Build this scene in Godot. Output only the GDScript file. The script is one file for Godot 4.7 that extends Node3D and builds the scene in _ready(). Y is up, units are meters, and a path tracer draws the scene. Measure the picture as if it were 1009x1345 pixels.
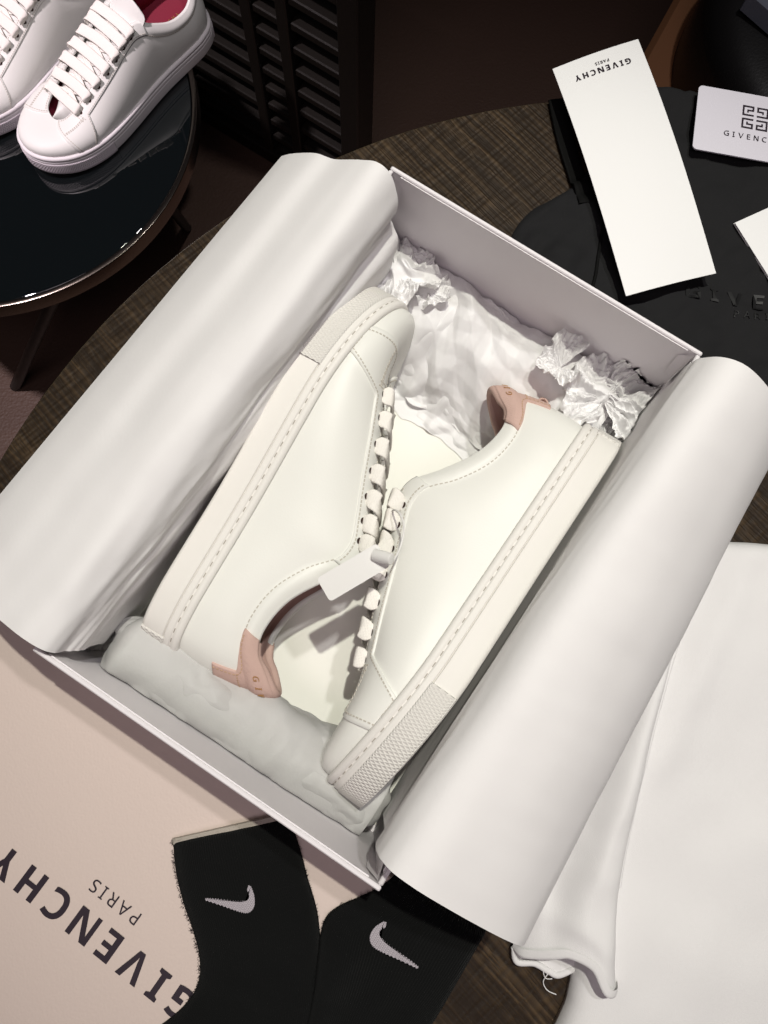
extends Node3D
# An open shoe box with two white sneakers on a round dark wooden table in a shop.

class MB:
	var v := PackedVector3Array()
	var uv := PackedVector2Array()
	var i := PackedInt32Array()
	func tri(a: int, b: int, c: int) -> void:
		i.append(a); i.append(b); i.append(c)
	func add(p: Vector3, t := Vector2.ZERO) -> int:
		v.append(p); uv.append(t)
		return v.size() - 1
	# rows of points; cu closes along a row, cv closes across the rows
	func grid(rows: Array, cu := false, cv := false, us := 1.0, vs := 1.0) -> void:
		var base := v.size()
		var nr := rows.size()
		var nc: int = rows[0].size()
		for r in nr:
			for c in nc:
				v.append(rows[r][c])
				uv.append(Vector2(us * c / maxf(1.0, nc - 1), vs * r / maxf(1.0, nr - 1)))
		for r in (nr if cv else nr - 1):
			var r2 := (r + 1) % nr
			for c in (nc if cu else nc - 1):
				var c2 := (c + 1) % nc
				var a := base + r * nc + c
				var b := base + r * nc + c2
				var d := base + r2 * nc + c
				var e := base + r2 * nc + c2
				tri(a, b, e); tri(a, e, d)
	func quad(a: Vector3, b: Vector3, c: Vector3, d: Vector3) -> void:
		var k := v.size()
		add(a, Vector2(0, 0)); add(b, Vector2(1, 0)); add(c, Vector2(1, 1)); add(d, Vector2(0, 1))
		tri(k, k + 1, k + 2); tri(k, k + 2, k + 3)
	func box(c: Vector3, s: Vector3, b := Basis.IDENTITY) -> void:
		var h := s * 0.5
		for ax in 3:
			for sg in [-1.0, 1.0]:
				var n := Vector3.ZERO; n[ax] = sg
				var t := Vector3.ZERO; t[(ax + 1) % 3] = 1.0
				var w := n.cross(t)
				var q := []
				for k in [[-1, -1], [-1, 1], [1, 1], [1, -1]]:
					q.append(c + b * ((n + t * k[0] + w * k[1]) * h))
				quad(q[0], q[1], q[2], q[3])
	# a box with its long edges chamfered, cheap and catches light
	func soft_box(c: Vector3, s: Vector3, ch: float, b := Basis.IDENTITY) -> void:
		var h := s * 0.5
		var prof := []
		for k in [[-1, -1, 0], [-1, -1, 1], [1, -1, 2], [1, -1, 3], [1, 1, 4], [1, 1, 5], [-1, 1, 6], [-1, 1, 7]]:
			var x: float = k[0] * h.x
			var z: float = k[1] * h.z
			match k[2]:
				0: z += ch
				1: x += ch
				2: x -= ch
				3: z += ch
				4: z -= ch
				5: x -= ch
				6: x += ch
				7: z -= ch
			prof.append(Vector2(x, z))
		var ys := [[-h.y, ch], [-h.y + ch, 0.0], [h.y - ch, 0.0], [h.y, ch]]
		var rings := []
		for yy in ys:
			var ring := []
			for p in prof:
				var q := Vector2(p.x - signf(p.x) * yy[1], p.y - signf(p.y) * yy[1])
				ring.append(c + b * Vector3(q.x, yy[0], q.y))
			rings.append(ring)
		for r in 3:
			for k in 8:
				var k2 := (k + 1) % 8
				quad(rings[r][k], rings[r][k2], rings[r + 1][k2], rings[r + 1][k])
		for e in [0, 3]:
			var m := v.size()
			for k in 8: add(rings[e][k])
			for k in range(1, 7):
				if e == 0: tri(m, m + k + 1, m + k)
				else: tri(m, m + k, m + k + 1)
	func tube(path: Array, rad, sides := 8, caps := true) -> void:
		var rows := []
		var n := path.size()
		var up := Vector3.UP
		for k in n:
			var t: Vector3 = (path[mini(k + 1, n - 1)] - path[maxi(k - 1, 0)]).normalized()
			if absf(t.dot(up)) > 0.95: up = Vector3.RIGHT if absf(t.x) < 0.8 else Vector3.BACK
			var a := t.cross(up).normalized()
			var b := a.cross(t).normalized()
			up = b
			var r: float = rad if rad is float else rad[k]
			var row := []
			for s in sides:
				var th := TAU * s / sides
				row.append(path[k] + (a * cos(th) + b * sin(th)) * r)
			rows.append(row)
		if caps:
			var f := []; var l := []
			for s in sides:
				f.append(path[0]); l.append(path[n - 1])
			rows.push_front(f); rows.append(l)
		grid(rows, true, false)
	# a flat ribbon: path, the direction of its width at each point, width, thickness
	func ribbon(path: Array, wd: Array, w, th: float) -> void:
		var rows := []
		var n := path.size()
		for k in n:
			var t: Vector3 = (path[mini(k + 1, n - 1)] - path[maxi(k - 1, 0)]).normalized()
			var a: Vector3 = (wd[k] - t * t.dot(wd[k])).normalized()
			var b := a.cross(t).normalized()
			var ww: float = (w if w is float else w[k]) * 0.5
			var row := []
			for q in [[-1.0, 0.0], [-0.85, 0.75], [-0.4, 1.0], [0.4, 1.0], [0.85, 0.75], [1.0, 0.0], [0.85, -0.75], [0.4, -1.0], [-0.4, -1.0], [-0.85, -0.75]]:
				row.append(path[k] + a * (ww * q[0]) + b * (th * 0.5 * q[1]))
			rows.append(row)
		var f := []; var l := []
		for s in 10:
			f.append(path[0]); l.append(path[n - 1])
		rows.push_front(f); rows.append(l)
		grid(rows, true, false)
	func mesh() -> ArrayMesh:
		var n := PackedVector3Array(); n.resize(v.size())
		for k in range(0, i.size(), 3):
			var a := i[k]; var b := i[k + 1]; var c := i[k + 2]
			var f := (v[a] - v[c]).cross(v[a] - v[b])
			n[a] += f; n[b] += f; n[c] += f
		for k in n.size():
			n[k] = n[k].normalized() if n[k].length_squared() > 1e-30 else Vector3.UP
		var arr := []
		arr.resize(Mesh.ARRAY_MAX)
		arr[Mesh.ARRAY_VERTEX] = v; arr[Mesh.ARRAY_NORMAL] = n; arr[Mesh.ARRAY_TEX_UV] = uv; arr[Mesh.ARRAY_INDEX] = i
		var m := ArrayMesh.new()
		m.add_surface_from_arrays(Mesh.PRIMITIVE_TRIANGLES, arr)
		return m

var M := {}
var used := {}
var font := SystemFont.new()
var font_bold := SystemFont.new()

func numbered(called: String) -> String:
	var n: int = used.get(called, -1) + 1
	used[called] = n
	return called if n == 0 else "%s_%03d" % [called, n]

func tag(o: Node, label: String, category: String, group := "") -> void:
	o.set_meta("label", label); o.set_meta("category", category)
	if group: o.set_meta("group", group)

func thing(called: String, label: String, category: String, group := "") -> Node3D:
	var o := Node3D.new(); o.name = numbered(called); add_child(o)
	tag(o, label, category, group)
	return o

func part(called: String, m: MB, mat: Material, parent: Node = self) -> MeshInstance3D:
	return part_mesh(called, m.mesh(), mat, parent)

func part_mesh(called: String, m: Mesh, mat: Material, parent: Node = self) -> MeshInstance3D:
	var o := MeshInstance3D.new()
	o.name = numbered(called) if parent == self else called
	o.mesh = m
	o.material_override = mat
	parent.add_child(o, true)
	if parent != self and str(o.name) != called:
		var k := 1
		while parent.has_node("%s_%03d" % [called, k]): k += 1
		o.name = "%s_%03d" % [called, k]
	return o

func structure(o: Node) -> void: o.set_meta("kind", "structure")
func stuff(o: Node) -> void: o.set_meta("kind", "stuff")

func lin(r: float, g: float, b: float, a := 1.0) -> Color: return Color(r, g, b, a).linear_to_srgb()

func noise_tex(kind: int, freq: float, octaves: int, seed_: int, normal: bool, strength := 4.0, size := 512, ret := -1) -> NoiseTexture2D:
	var n := FastNoiseLite.new()
	n.noise_type = kind; n.frequency = freq; n.fractal_octaves = octaves; n.seed = seed_
	if octaves == 1: n.fractal_type = FastNoiseLite.FRACTAL_NONE
	if ret >= 0: n.cellular_return_type = ret
	var t := NoiseTexture2D.new()
	t.width = size; t.height = size; t.seamless = true; t.noise = n
	if normal:
		t.as_normal_map = true; t.bump_strength = strength
	return t

func mat(c: Color, rough: float, spec := 0.5, normal: Texture2D = null, nscale := 1.0, tri := 20.0) -> StandardMaterial3D:
	var m := StandardMaterial3D.new()
	m.albedo_color = c; m.roughness = rough; m.metallic_specular = spec
	m.cull_mode = BaseMaterial3D.CULL_DISABLED
	if normal:
		m.normal_enabled = true; m.normal_texture = normal; m.normal_scale = nscale
		m.uv1_triplanar = true; m.uv1_scale = Vector3(tri, tri, tri)
	return m

func make_materials() -> void:
	var grain := noise_tex(FastNoiseLite.TYPE_CELLULAR, 0.05, 2, 3, true, 3.0)
	var soft := noise_tex(FastNoiseLite.TYPE_SIMPLEX_SMOOTH, 0.006, 3, 5, true, 6.0)
	var crease := noise_tex(FastNoiseLite.TYPE_CELLULAR, 0.012, 2, 11, true, 5.0, 512, FastNoiseLite.RETURN_DISTANCE2_SUB)
	var fuzz := rough_texture(7, 2.2, 1)
	var paperg := rough_texture(6, 3.0, 2)
	M.leather = mat(lin(0.780, 0.780, 0.735), 0.46, 0.45, grain, 0.18, 30.0)
	M.leather_show = mat(lin(0.78, 0.785, 0.75), 0.55, 0.45, grain, 0.18, 30.0)
	M.rubber = mat(lin(0.765, 0.745, 0.705), 0.55, 0.4, grain, 0.08, 40.0)
	M.rubber_show = mat(lin(0.75, 0.72, 0.735), 0.5, 0.4, grain, 0.08, 40.0)
	M.knurl = mat(lin(0.74, 0.72, 0.68), 0.6, 0.4)
	M.knurl.normal_enabled = true; M.knurl.normal_texture = knurl_texture(); M.knurl.normal_scale = 0.9
	M.knurl_show = M.knurl.duplicate(); M.knurl_show.albedo_color = lin(0.73, 0.68, 0.72)
	M.nubuck = mat(lin(0.58, 0.405, 0.35), 0.85, 0.25, fuzz, 0.35, 14.0)
	M.nubuck_edge = mat(lin(0.52, 0.36, 0.25), 0.9, 0.2, fuzz, 0.8, 20.0)
	M.lining = mat(lin(0.50, 0.335, 0.29), 0.7, 0.3, fuzz, 0.2, 14.0)
	M.burgundy = mat(lin(0.20, 0.015, 0.035), 0.6, 0.35, fuzz, 0.2, 14.0)
	M.gold = mat(lin(0.50, 0.27, 0.09), 0.45, 0.5); M.gold.metallic = 0.5
	M.thread = mat(lin(0.54, 0.51, 0.45), 0.8, 0.2)
	M.sole_thread = mat(lin(0.36, 0.33, 0.29), 0.8, 0.2)
	M.lace = mat(lin(0.86, 0.83, 0.775), 0.9, 0.2, weave_texture(), 0.18, 110.0)
	M.eyelet = mat(lin(0.05, 0.03, 0.025), 0.8, 0.2)
	M.box = mat(lin(0.80, 0.765, 0.79), 0.5, 0.4, soft, 0.06, 5.0)
	M.insert = mat(lin(0.85, 0.845, 0.78), 0.5, 0.4, soft, 0.05, 4.0)
	M.lid = mat(lin(0.64, 0.535, 0.485), 0.5, 0.35, fuzz, 0.06, 8.0)
	M.ink = mat(lin(0.02, 0.012, 0.02), 0.5, 0.4)
	M.sheet = mat(lin(0.80, 0.785, 0.785), 0.6, 0.32, paperg, 0.03, 9.0)
	M.sheet.backlight_enabled = true; M.sheet.backlight = Color(0.2, 0.19, 0.18)
	M.tissue = mat(lin(0.85, 0.845, 0.845), 0.5, 0.45, soft, 0.15, 12.0)
	M.tissue.backlight_enabled = true; M.tissue.backlight = Color(0.45, 0.44, 0.43)
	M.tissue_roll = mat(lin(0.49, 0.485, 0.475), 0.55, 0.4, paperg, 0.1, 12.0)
	M.wood_edge = mat(lin(0.10, 0.075, 0.04), 0.45, 0.5)
	M.floor = mat(lin(0.085, 0.05, 0.036), 0.55, 0.4, fuzz, 0.2, 3.0)
	M.black_glass = mat(lin(0.003, 0.0045, 0.005), 0.025, 0.72)
	M.bronze = mat(lin(0.20, 0.175, 0.15), 0.2, 0.5); M.bronze.metallic = 1.0
	M.dark_metal = mat(lin(0.02, 0.018, 0.016), 0.45, 0.5)
	M.lattice = mat(lin(0.010, 0.0082, 0.0064), 0.42, 0.5, fuzz, 0.12, 10.0)
	M.sock = mat(lin(0.0050, 0.0054, 0.0054), 0.95, 0.25)
	M.sock.normal_enabled = true; M.sock.normal_texture = rib_texture(); M.sock.normal_scale = 1.6; M.sock.uv1_scale = Vector3(22, 34, 1)
	M.sock.rim_enabled = true; M.sock.rim = 0.25
	M.sock_rim = mat(lin(0.42, 0.38, 0.33), 0.95, 0.2, fuzz, 1.0, 30.0)
	M.swoosh = mat(lin(0.50, 0.46, 0.50), 0.85, 0.3, rib_texture(), 1.4, 120.0)
	M.bag = mat(lin(0.014, 0.014, 0.015), 0.8, 0.25, fuzz, 0.5, 30.0)
	M.bag.rim_enabled = true; M.bag.rim = 0.06
	M.bag_print = mat(lin(0.004, 0.004, 0.0045), 0.6, 0.5)
	M.cord = mat(lin(0.006, 0.006, 0.006), 0.8, 0.2)
	M.card = mat(lin(0.86, 0.86, 0.86), 0.5, 0.4, soft, 0.04, 10.0)
	M.plastic_card = mat(lin(0.70, 0.68, 0.75), 0.28, 0.5)
	M.plastic = mat(lin(0.74, 0.73, 0.71), 0.35, 0.5)
	M.fleece = mat(lin(0.775, 0.765, 0.765), 0.95, 0.2, fuzz, 0.5, 42.0)
	M.fleece.rim_enabled = true; M.fleece.rim = 0.3
	M.black_leather = mat(lin(0.006, 0.0055, 0.0055), 0.45, 0.5, grain, 0.4, 12.0)
	M.tan_leather = mat(lin(0.20, 0.09, 0.04), 0.55, 0.4, grain, 0.4, 12.0)
	M.grey_board = mat(lin(0.16, 0.18, 0.22), 0.5, 0.4)
	M.wood = wood_material()

# fine even roughness that wraps round without a seam
func rough_texture(seed_: int, strength: float, blur: int) -> ImageTexture:
	var s := 256
	var rng := RandomNumberGenerator.new(); rng.seed = seed_
	var a := PackedFloat32Array(); a.resize(s * s)
	for k in s * s: a[k] = rng.randf()
	var b := a.duplicate()
	for pass_ in blur:
		for y in s:
			for x in s:
				b[y * s + x] = (a[y * s + x] * 2.0 + a[y * s + (x + 1) % s] + a[y * s + (x + s - 1) % s] + a[((y + 1) % s) * s + x] + a[((y + s - 1) % s) * s + x]) / 6.0
		a = b.duplicate()
	var im := Image.create(s, s, false, Image.FORMAT_RGBA8)
	for y in s:
		for x in s:
			var dx := a[y * s + (x + 1) % s] - a[y * s + (x + s - 1) % s]
			var dy := a[((y + 1) % s) * s + x] - a[((y + s - 1) % s) * s + x]
			var n := Vector3(-dx * strength, dy * strength, 1.0).normalized()
			im.set_pixel(x, y, Color(n.x * 0.5 + 0.5, n.y * 0.5 + 0.5, n.z * 0.5 + 0.5))
	return ImageTexture.create_from_image(im)

func knurl_texture() -> ImageTexture:
	var s := 64
	var h := Image.create(s, s, false, Image.FORMAT_RGBA8)
	for y in s:
		for x in s:
			var a := absf(fposmod(float(x + y) / s, 1.0) * 2.0 - 1.0)
			var b := absf(fposmod(float(x - y) / s, 1.0) * 2.0 - 1.0)
			var g := minf(a, b)
			h.set_pixel(x, y, Color(g, g, g))
	h.bump_map_to_normal_map(14.0)
	return ImageTexture.create_from_image(h)

func weave_texture() -> ImageTexture:
	var s := 32
	var h := Image.create(s, s, false, Image.FORMAT_RGBA8)
	for y in s:
		for x in s:
			var g := 0.5 + 0.25 * sin(TAU * x / 8.0) * (1.0 if (y / 4) % 2 == 0 else -1.0) + 0.25 * cos(TAU * y / 4.0)
			h.set_pixel(x, y, Color(g, g, g))
	h.bump_map_to_normal_map(5.0)
	return ImageTexture.create_from_image(h)

func rib_texture() -> ImageTexture:
	var s := 64
	var h := Image.create(s, s, false, Image.FORMAT_RGBA8)
	var rng := RandomNumberGenerator.new(); rng.seed = 4
	for y in s:
		for x in s:
			var g := 0.5 + 0.3 * cos(TAU * x / 16.0) + 0.15 * sin(TAU * (y / 8.0 + 0.5 * absf(cos(TAU * x / 32.0)))) + 0.1 * rng.randf()
			h.set_pixel(x, y, Color(g, g, g))
	h.bump_map_to_normal_map(6.0)
	return ImageTexture.create_from_image(h)

func wood_material() -> StandardMaterial3D:
	var a := FastNoiseLite.new(); a.seed = 21; a.frequency = 1.0; a.fractal_octaves = 3
	var b := FastNoiseLite.new(); b.seed = 8; b.frequency = 1.0; b.fractal_octaves = 2
	var w := 700
	var hgt := 1800
	var im := Image.create(w, hgt, false, Image.FORMAT_RGBA8)
	var bump := Image.create(w, hgt, false, Image.FORMAT_RGBA8)
	for y in hgt:
		var yy := float(y) / hgt
		for x in w:
			var xx := float(x) / w
			var wob := b.get_noise_2d(xx * 6.0, yy * 9.0) * 0.0022
			var broad := a.get_noise_2d(xx * 3.0, (yy + wob) * 42.0)
			var fine := a.get_noise_2d(xx * 5.0 + 40.0, (yy + wob) * 300.0)
			var pore := b.get_noise_2d(xx * 26.0 + 9.0, (yy + wob) * 700.0)
			var cross := b.get_noise_2d(xx * 330.0, yy * 24.0 + 60.0)
			var g := clampf(0.45 + broad * 0.32 + fine * 0.60 + cross * 0.26, 0.0, 1.0)
			if pore > 0.22: g *= 1.0 - minf(0.75, (pore - 0.22) * 3.2)
			var c := Color(0.017, 0.0105, 0.006).lerp(Color(0.082, 0.053, 0.028), g * g)
			im.set_pixel(x, y, c.linear_to_srgb())
			bump.set_pixel(x, y, Color(g, g, g))
	bump.bump_map_to_normal_map(1.6)
	var m := StandardMaterial3D.new()
	m.albedo_texture = ImageTexture.create_from_image(im)
	m.normal_enabled = true; m.normal_texture = ImageTexture.create_from_image(bump); m.normal_scale = 0.5
	m.roughness = 0.55; m.metallic_specular = 0.28
	m.cull_mode = BaseMaterial3D.CULL_DISABLED
	return m

# ---------------------------------------------------------------- lettering
# Letters in a row about x = 0, cap height h, baseline y = 0; place maps (x, y, proud) to a point.
func lettering(m: MB, s: String, bold: bool, h: float, gap: float, place: Callable, stretch := 1.0, depth := 0.0003) -> void:
	var probe := TextMesh.new()
	probe.font = font_bold if bold else font
	probe.font_size = 64; probe.pixel_size = 0.001; probe.depth = 0.01; probe.text = "H"
	probe.curve_step = 1.0
	var box := probe.get_aabb()
	var k := h / box.size.y
	var arrs := []; var widths := []; var total := 0.0
	for ch in s:
		probe.text = ch
		var ar := probe.get_mesh_arrays()
		var bb := probe.get_aabb()
		var wd := bb.size.x * k * stretch
		arrs.append([ar, bb]); widths.append(wd); total += wd
	total += gap * (s.length() - 1)
	var pen := -total * 0.5
	for q in arrs.size():
		var ar: Array = arrs[q][0]
		var bb: AABB = arrs[q][1]
		var vs: PackedVector3Array = ar[Mesh.ARRAY_VERTEX]
		var base := m.v.size()
		for p in vs:
			m.add(place.call((p.x - bb.position.x) * k * stretch + pen, (p.y - box.position.y) * k, depth if p.z > 0.0 else 0.0))
		var ix = ar[Mesh.ARRAY_INDEX]
		if ix != null and ix.size() > 0:
			for t in ix: m.i.append(base + t)
		else:
			for t in vs.size(): m.i.append(base + t)
		pen += widths[q] + gap

func flat_place(o: Vector3, r: Vector3, u: Vector3) -> Callable:
	var n := r.cross(u)
	return func(x: float, y: float, d: float) -> Vector3: return o + r * x + u * y + n * (d + 0.0003)

# ---------------------------------------------------------------- curves
func spline(pts: Array, n: int) -> Array:
	var out := []
	var k := pts.size()
	for q in n:
		var f := float(q) / (n - 1) * (k - 1)
		var a := mini(int(f), k - 2)
		var t := f - a
		var p0 = pts[maxi(a - 1, 0)]; var p1 = pts[a]; var p2 = pts[a + 1]; var p3 = pts[mini(a + 2, k - 1)]
		out.append(p1 + (p2 - p0) * (0.5 * t) + (p0 * 2.0 - p1 * 5.0 + p2 * 4.0 - p3) * (0.5 * t * t) + (p1 * 3.0 - p0 - p2 * 3.0 + p3) * (0.5 * t * t * t))
	return out

# ---------------------------------------------------------------- sneaker
# x runs from heel to toe, y up, z to the right. u: 0 heel .. 1 toe on the right side, negative on the left; v: 0 sole .. 1 opening
var tabB := PackedVector3Array()
var tabT := PackedVector3Array()
var tabP := PackedVector3Array()
const SOLE_TOP := 0.0262
const TN := 1000

func spring(x: float) -> float:
	return 0.011 * pow(clampf((x - 0.175) / 0.095, 0.0, 1.0), 1.7)

func sneaker_tables() -> void:
	# u, outline x, outline z, opening x, y, z, blend, lift
	var K := [
		[0.0, 0.0, 0.0, 0.008, 0.0915, 0.0, 0.55, 0.3],
		[0.05, 0.0035, 0.015, 0.0105, 0.089, 0.0105, 0.55, 0.3],
		[0.1, 0.013, 0.0265, 0.0185, 0.0802, 0.0185, 0.55, 0.3],
		[0.16, 0.03, 0.0325, 0.026, 0.0714, 0.024, 0.6, 0.32],
		[0.22, 0.045, 0.034, 0.039, 0.0676, 0.0275, 0.65, 0.32],
		[0.3, 0.065, 0.0345, 0.06, 0.0714, 0.029, 0.7, 0.3],
		[0.38, 0.085, 0.035, 0.08, 0.0835, 0.0265, 0.75, 0.25],
		[0.45, 0.1, 0.036, 0.0945, 0.0952, 0.0225, 0.75, 0.16],
		[0.5, 0.115, 0.0375, 0.105, 0.0975, 0.0195, 0.6, 0.14],
		[0.56, 0.13, 0.0395, 0.117, 0.0933, 0.0185, 0.5, 0.14],
		[0.64, 0.155, 0.043, 0.14, 0.083, 0.019, 0.44, 0.14],
		[0.72, 0.18, 0.0455, 0.168, 0.0714, 0.019, 0.44, 0.13],
		[0.8, 0.205, 0.0458, 0.1965, 0.0578, 0.0175, 0.46, 0.09],
		[0.86, 0.227, 0.042, 0.2105, 0.0517, 0.015, 0.46, 0.05],
		[0.91, 0.245, 0.0335, 0.218, 0.0489, 0.0115, 0.5, -0.01],
		[0.96, 0.26, 0.0185, 0.2215, 0.0475, 0.006, 0.52, -0.06],
		[1.0, 0.2655, 0.0, 0.2228, 0.0471, 0.0, 0.5, -0.08]]
	var us := []; var rows := []
	for k in [2, 1]:
		us.append(-K[k][0]); rows.append([K[k][1], -K[k][2], K[k][3], K[k][4], -K[k][5], K[k][6], K[k][7]])
	for k in K.size():
		us.append(K[k][0]); rows.append(K[k].slice(1))
	for k in [15, 14]:
		us.append(2.0 - K[k][0]); rows.append([K[k][1], -K[k][2], K[k][3], K[k][4], -K[k][5], K[k][6], K[k][7]])
	tabB.resize(TN + 1); tabT.resize(TN + 1); tabP.resize(TN + 1)
	var seg := 2
	for q in TN + 1:
		var u := float(q) / TN
		while seg < us.size() - 4 and u > us[seg + 1]: seg += 1
		var vals := []
		var u0: float = us[seg]; var u1: float = us[seg + 1]
		var t := (u - u0) / (u1 - u0)
		for c in 7:
			var p0: float = rows[seg][c]; var p1: float = rows[seg + 1][c]
			var m0: float = (rows[seg + 1][c] - rows[seg - 1][c]) / (us[seg + 1] - us[seg - 1]) * (u1 - u0)
			var m1: float = (rows[seg + 2][c] - rows[seg][c]) / (us[seg + 2] - us[seg]) * (u1 - u0)
			var t2 := t * t; var t3 := t2 * t
			vals.append((2 * t3 - 3 * t2 + 1) * p0 + (t3 - 2 * t2 + t) * m0 + (-2 * t3 + 3 * t2) * p1 + (t3 - t2) * m1)
		tabB[q] = Vector3(vals[0], SOLE_TOP - 0.001 + spring(vals[0]), vals[1])
		tabT[q] = Vector3(vals[2], vals[3], vals[4])
		tabP[q] = Vector3(vals[5], vals[6], 0)

func look_up(t: PackedVector3Array, u: float) -> Vector3:
	while u > 1.0: u -= 2.0
	while u < -1.0: u += 2.0
	var f := absf(u) * TN
	var a := mini(int(f), TN - 1)
	var r := t[a].lerp(t[a + 1], f - a)
	return Vector3(r.x, r.y, -r.z) if u < 0.0 else r

func S(u: float, v: float) -> Vector3:
	var B := look_up(tabB, u)
	var T := look_up(tabT, u)
	var P := look_up(tabP, u)
	var hgt := T.y - B.y
	var out := Vector3(B.x - clampf(B.x, 0.045, 0.205), 0, B.z).normalized()
	var C1 := B + Vector3.UP * maxf(0.5 * hgt, 0.017) + out * 0.003
	var C2 := T + Vector3(B.x - T.x, 0, B.z - T.z) * P.x + Vector3.UP * (-P.y * hgt)
	var w := 1.0 - v
	var p := B * (w * w * w) + C1 * (3.0 * w * w * v) + C2 * (3.0 * w * v * v) + T * (v * v * v)
	var au := absf(u if u <= 1.0 else 2.0 - u)
	if au < 0.47 and v > 0.7:   # the padded collar swells above its seam
		var s := clampf((v - 0.72) / 0.28, 0.0, 1.0)
		p += out * (0.0022 * sin(PI * s) * smoothstep(0.47, 0.40, au))
	return p

func N(u: float, v: float) -> Vector3:
	var e := 0.006
	var a := S(u + e, v) - S(u - e, v)
	var v0 := maxf(v - 0.02, 0.0); var v1 := minf(v + 0.02, 1.0)
	var b := S(u, v1) - S(u, v0)
	var n := b.cross(a).normalized()
	var c := look_up(tabB, u)
	var out := Vector3(c.x - clampf(c.x, 0.045, 0.205), 0.03, c.z)
	return -n if n.dot(out) < 0.0 else n

func So(u: float, v: float, d: float) -> Vector3: return S(u, v) + N(u, v) * d

# a raised piece on the upper: pts(s, t) gives (u, v); its border drops to the surface
func overlay(m: MB, at: Callable, ns: int, nt: int, d: float, low := -0.0004) -> void:
	var rows := []
	for j in range(-1, nt + 2):
		var row := []
		var t := clampf(float(j) / nt, 0.0, 1.0)
		for k in range(-1, ns + 2):
			var s := clampf(float(k) / ns, 0.0, 1.0)
			var uv: Vector2 = at.call(s, t)
			var edge := j < 0 or k < 0 or j > nt or k > ns
			row.append(So(uv.x, uv.y, low if edge else d))
		rows.append(row)
	m.grid(rows)

func stitches(m: MB, path: Array, step := 0.0031, length := 0.0019, r := 0.00035) -> void:
	# path: points and normals in turn [p, n]
	var acc := 0.0
	for k in path.size() - 1:
		var a: Vector3 = path[k][0]; var b: Vector3 = path[k + 1][0]
		var l := a.distance_to(b)
		if l < 1e-7: continue
		var dir := (b - a) / l
		while acc < l:
			var c := a + dir * acc
			var n: Vector3 = path[k][1]
			var sd := dir.cross(n).normalized()
			m.box(c, Vector3(length, r * 1.4, r * 2.0), Basis(dir, n, sd))
			acc += step
		acc -= l

func on_upper(uvs: Array, d: float) -> Array:
	var out := []
	for q in uvs: out.append([So(q.x, q.y, d), N(q.x, q.y)])
	return out

func eyestay_low(u: float) -> float:
	if u < 0.755: return lerpf(0.76, 0.66, (u - 0.44) / 0.315)
	var s := clampf((u - 0.755) / 0.055, 0.0, 1.0)
	return 0.66 * pow(1.0 - s, 0.8) * (1.0 - 0.15 * s)

func eyestay_at(side: float) -> Callable:
	return func(s: float, t: float) -> Vector2:
		var un := lerpf(0.44, 0.868, s)
		var v := lerpf(eyestay_low(un), 1.0, t)
		var ue := lerpf(0.868, 0.95, pow(v, 1.6))
		return Vector2(side * lerpf(0.44, ue, s), v)

func sole_row(o: float, y: float, n: int, from := -1.0, to := 1.0) -> Array:
	var row := []
	for k in n:
		var u := lerpf(from, to, float(k) / (n if is_equal_approx(to - from, 2.0) else n - 1))
		var B := look_up(tabB, u)
		var a := look_up(tabB, u - 0.01); var b := look_up(tabB, u + 0.01)
		var t := (b - a); t.y = 0.0; t = t.normalized()
		var nn := Vector3(-t.z, 0, t.x)
		var c := Vector3(B.x - clampf(B.x, 0.045, 0.205), 0, B.z)
		if nn.dot(c) < 0.0: nn = -nn
		var sp := spring(B.x)
		var yy := y + sp * (1.0 if y > 0.0 else 1.0)
		row.append(Vector3(B.x, yy, B.z) + nn * (o + 0.0032))
	return row

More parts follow.
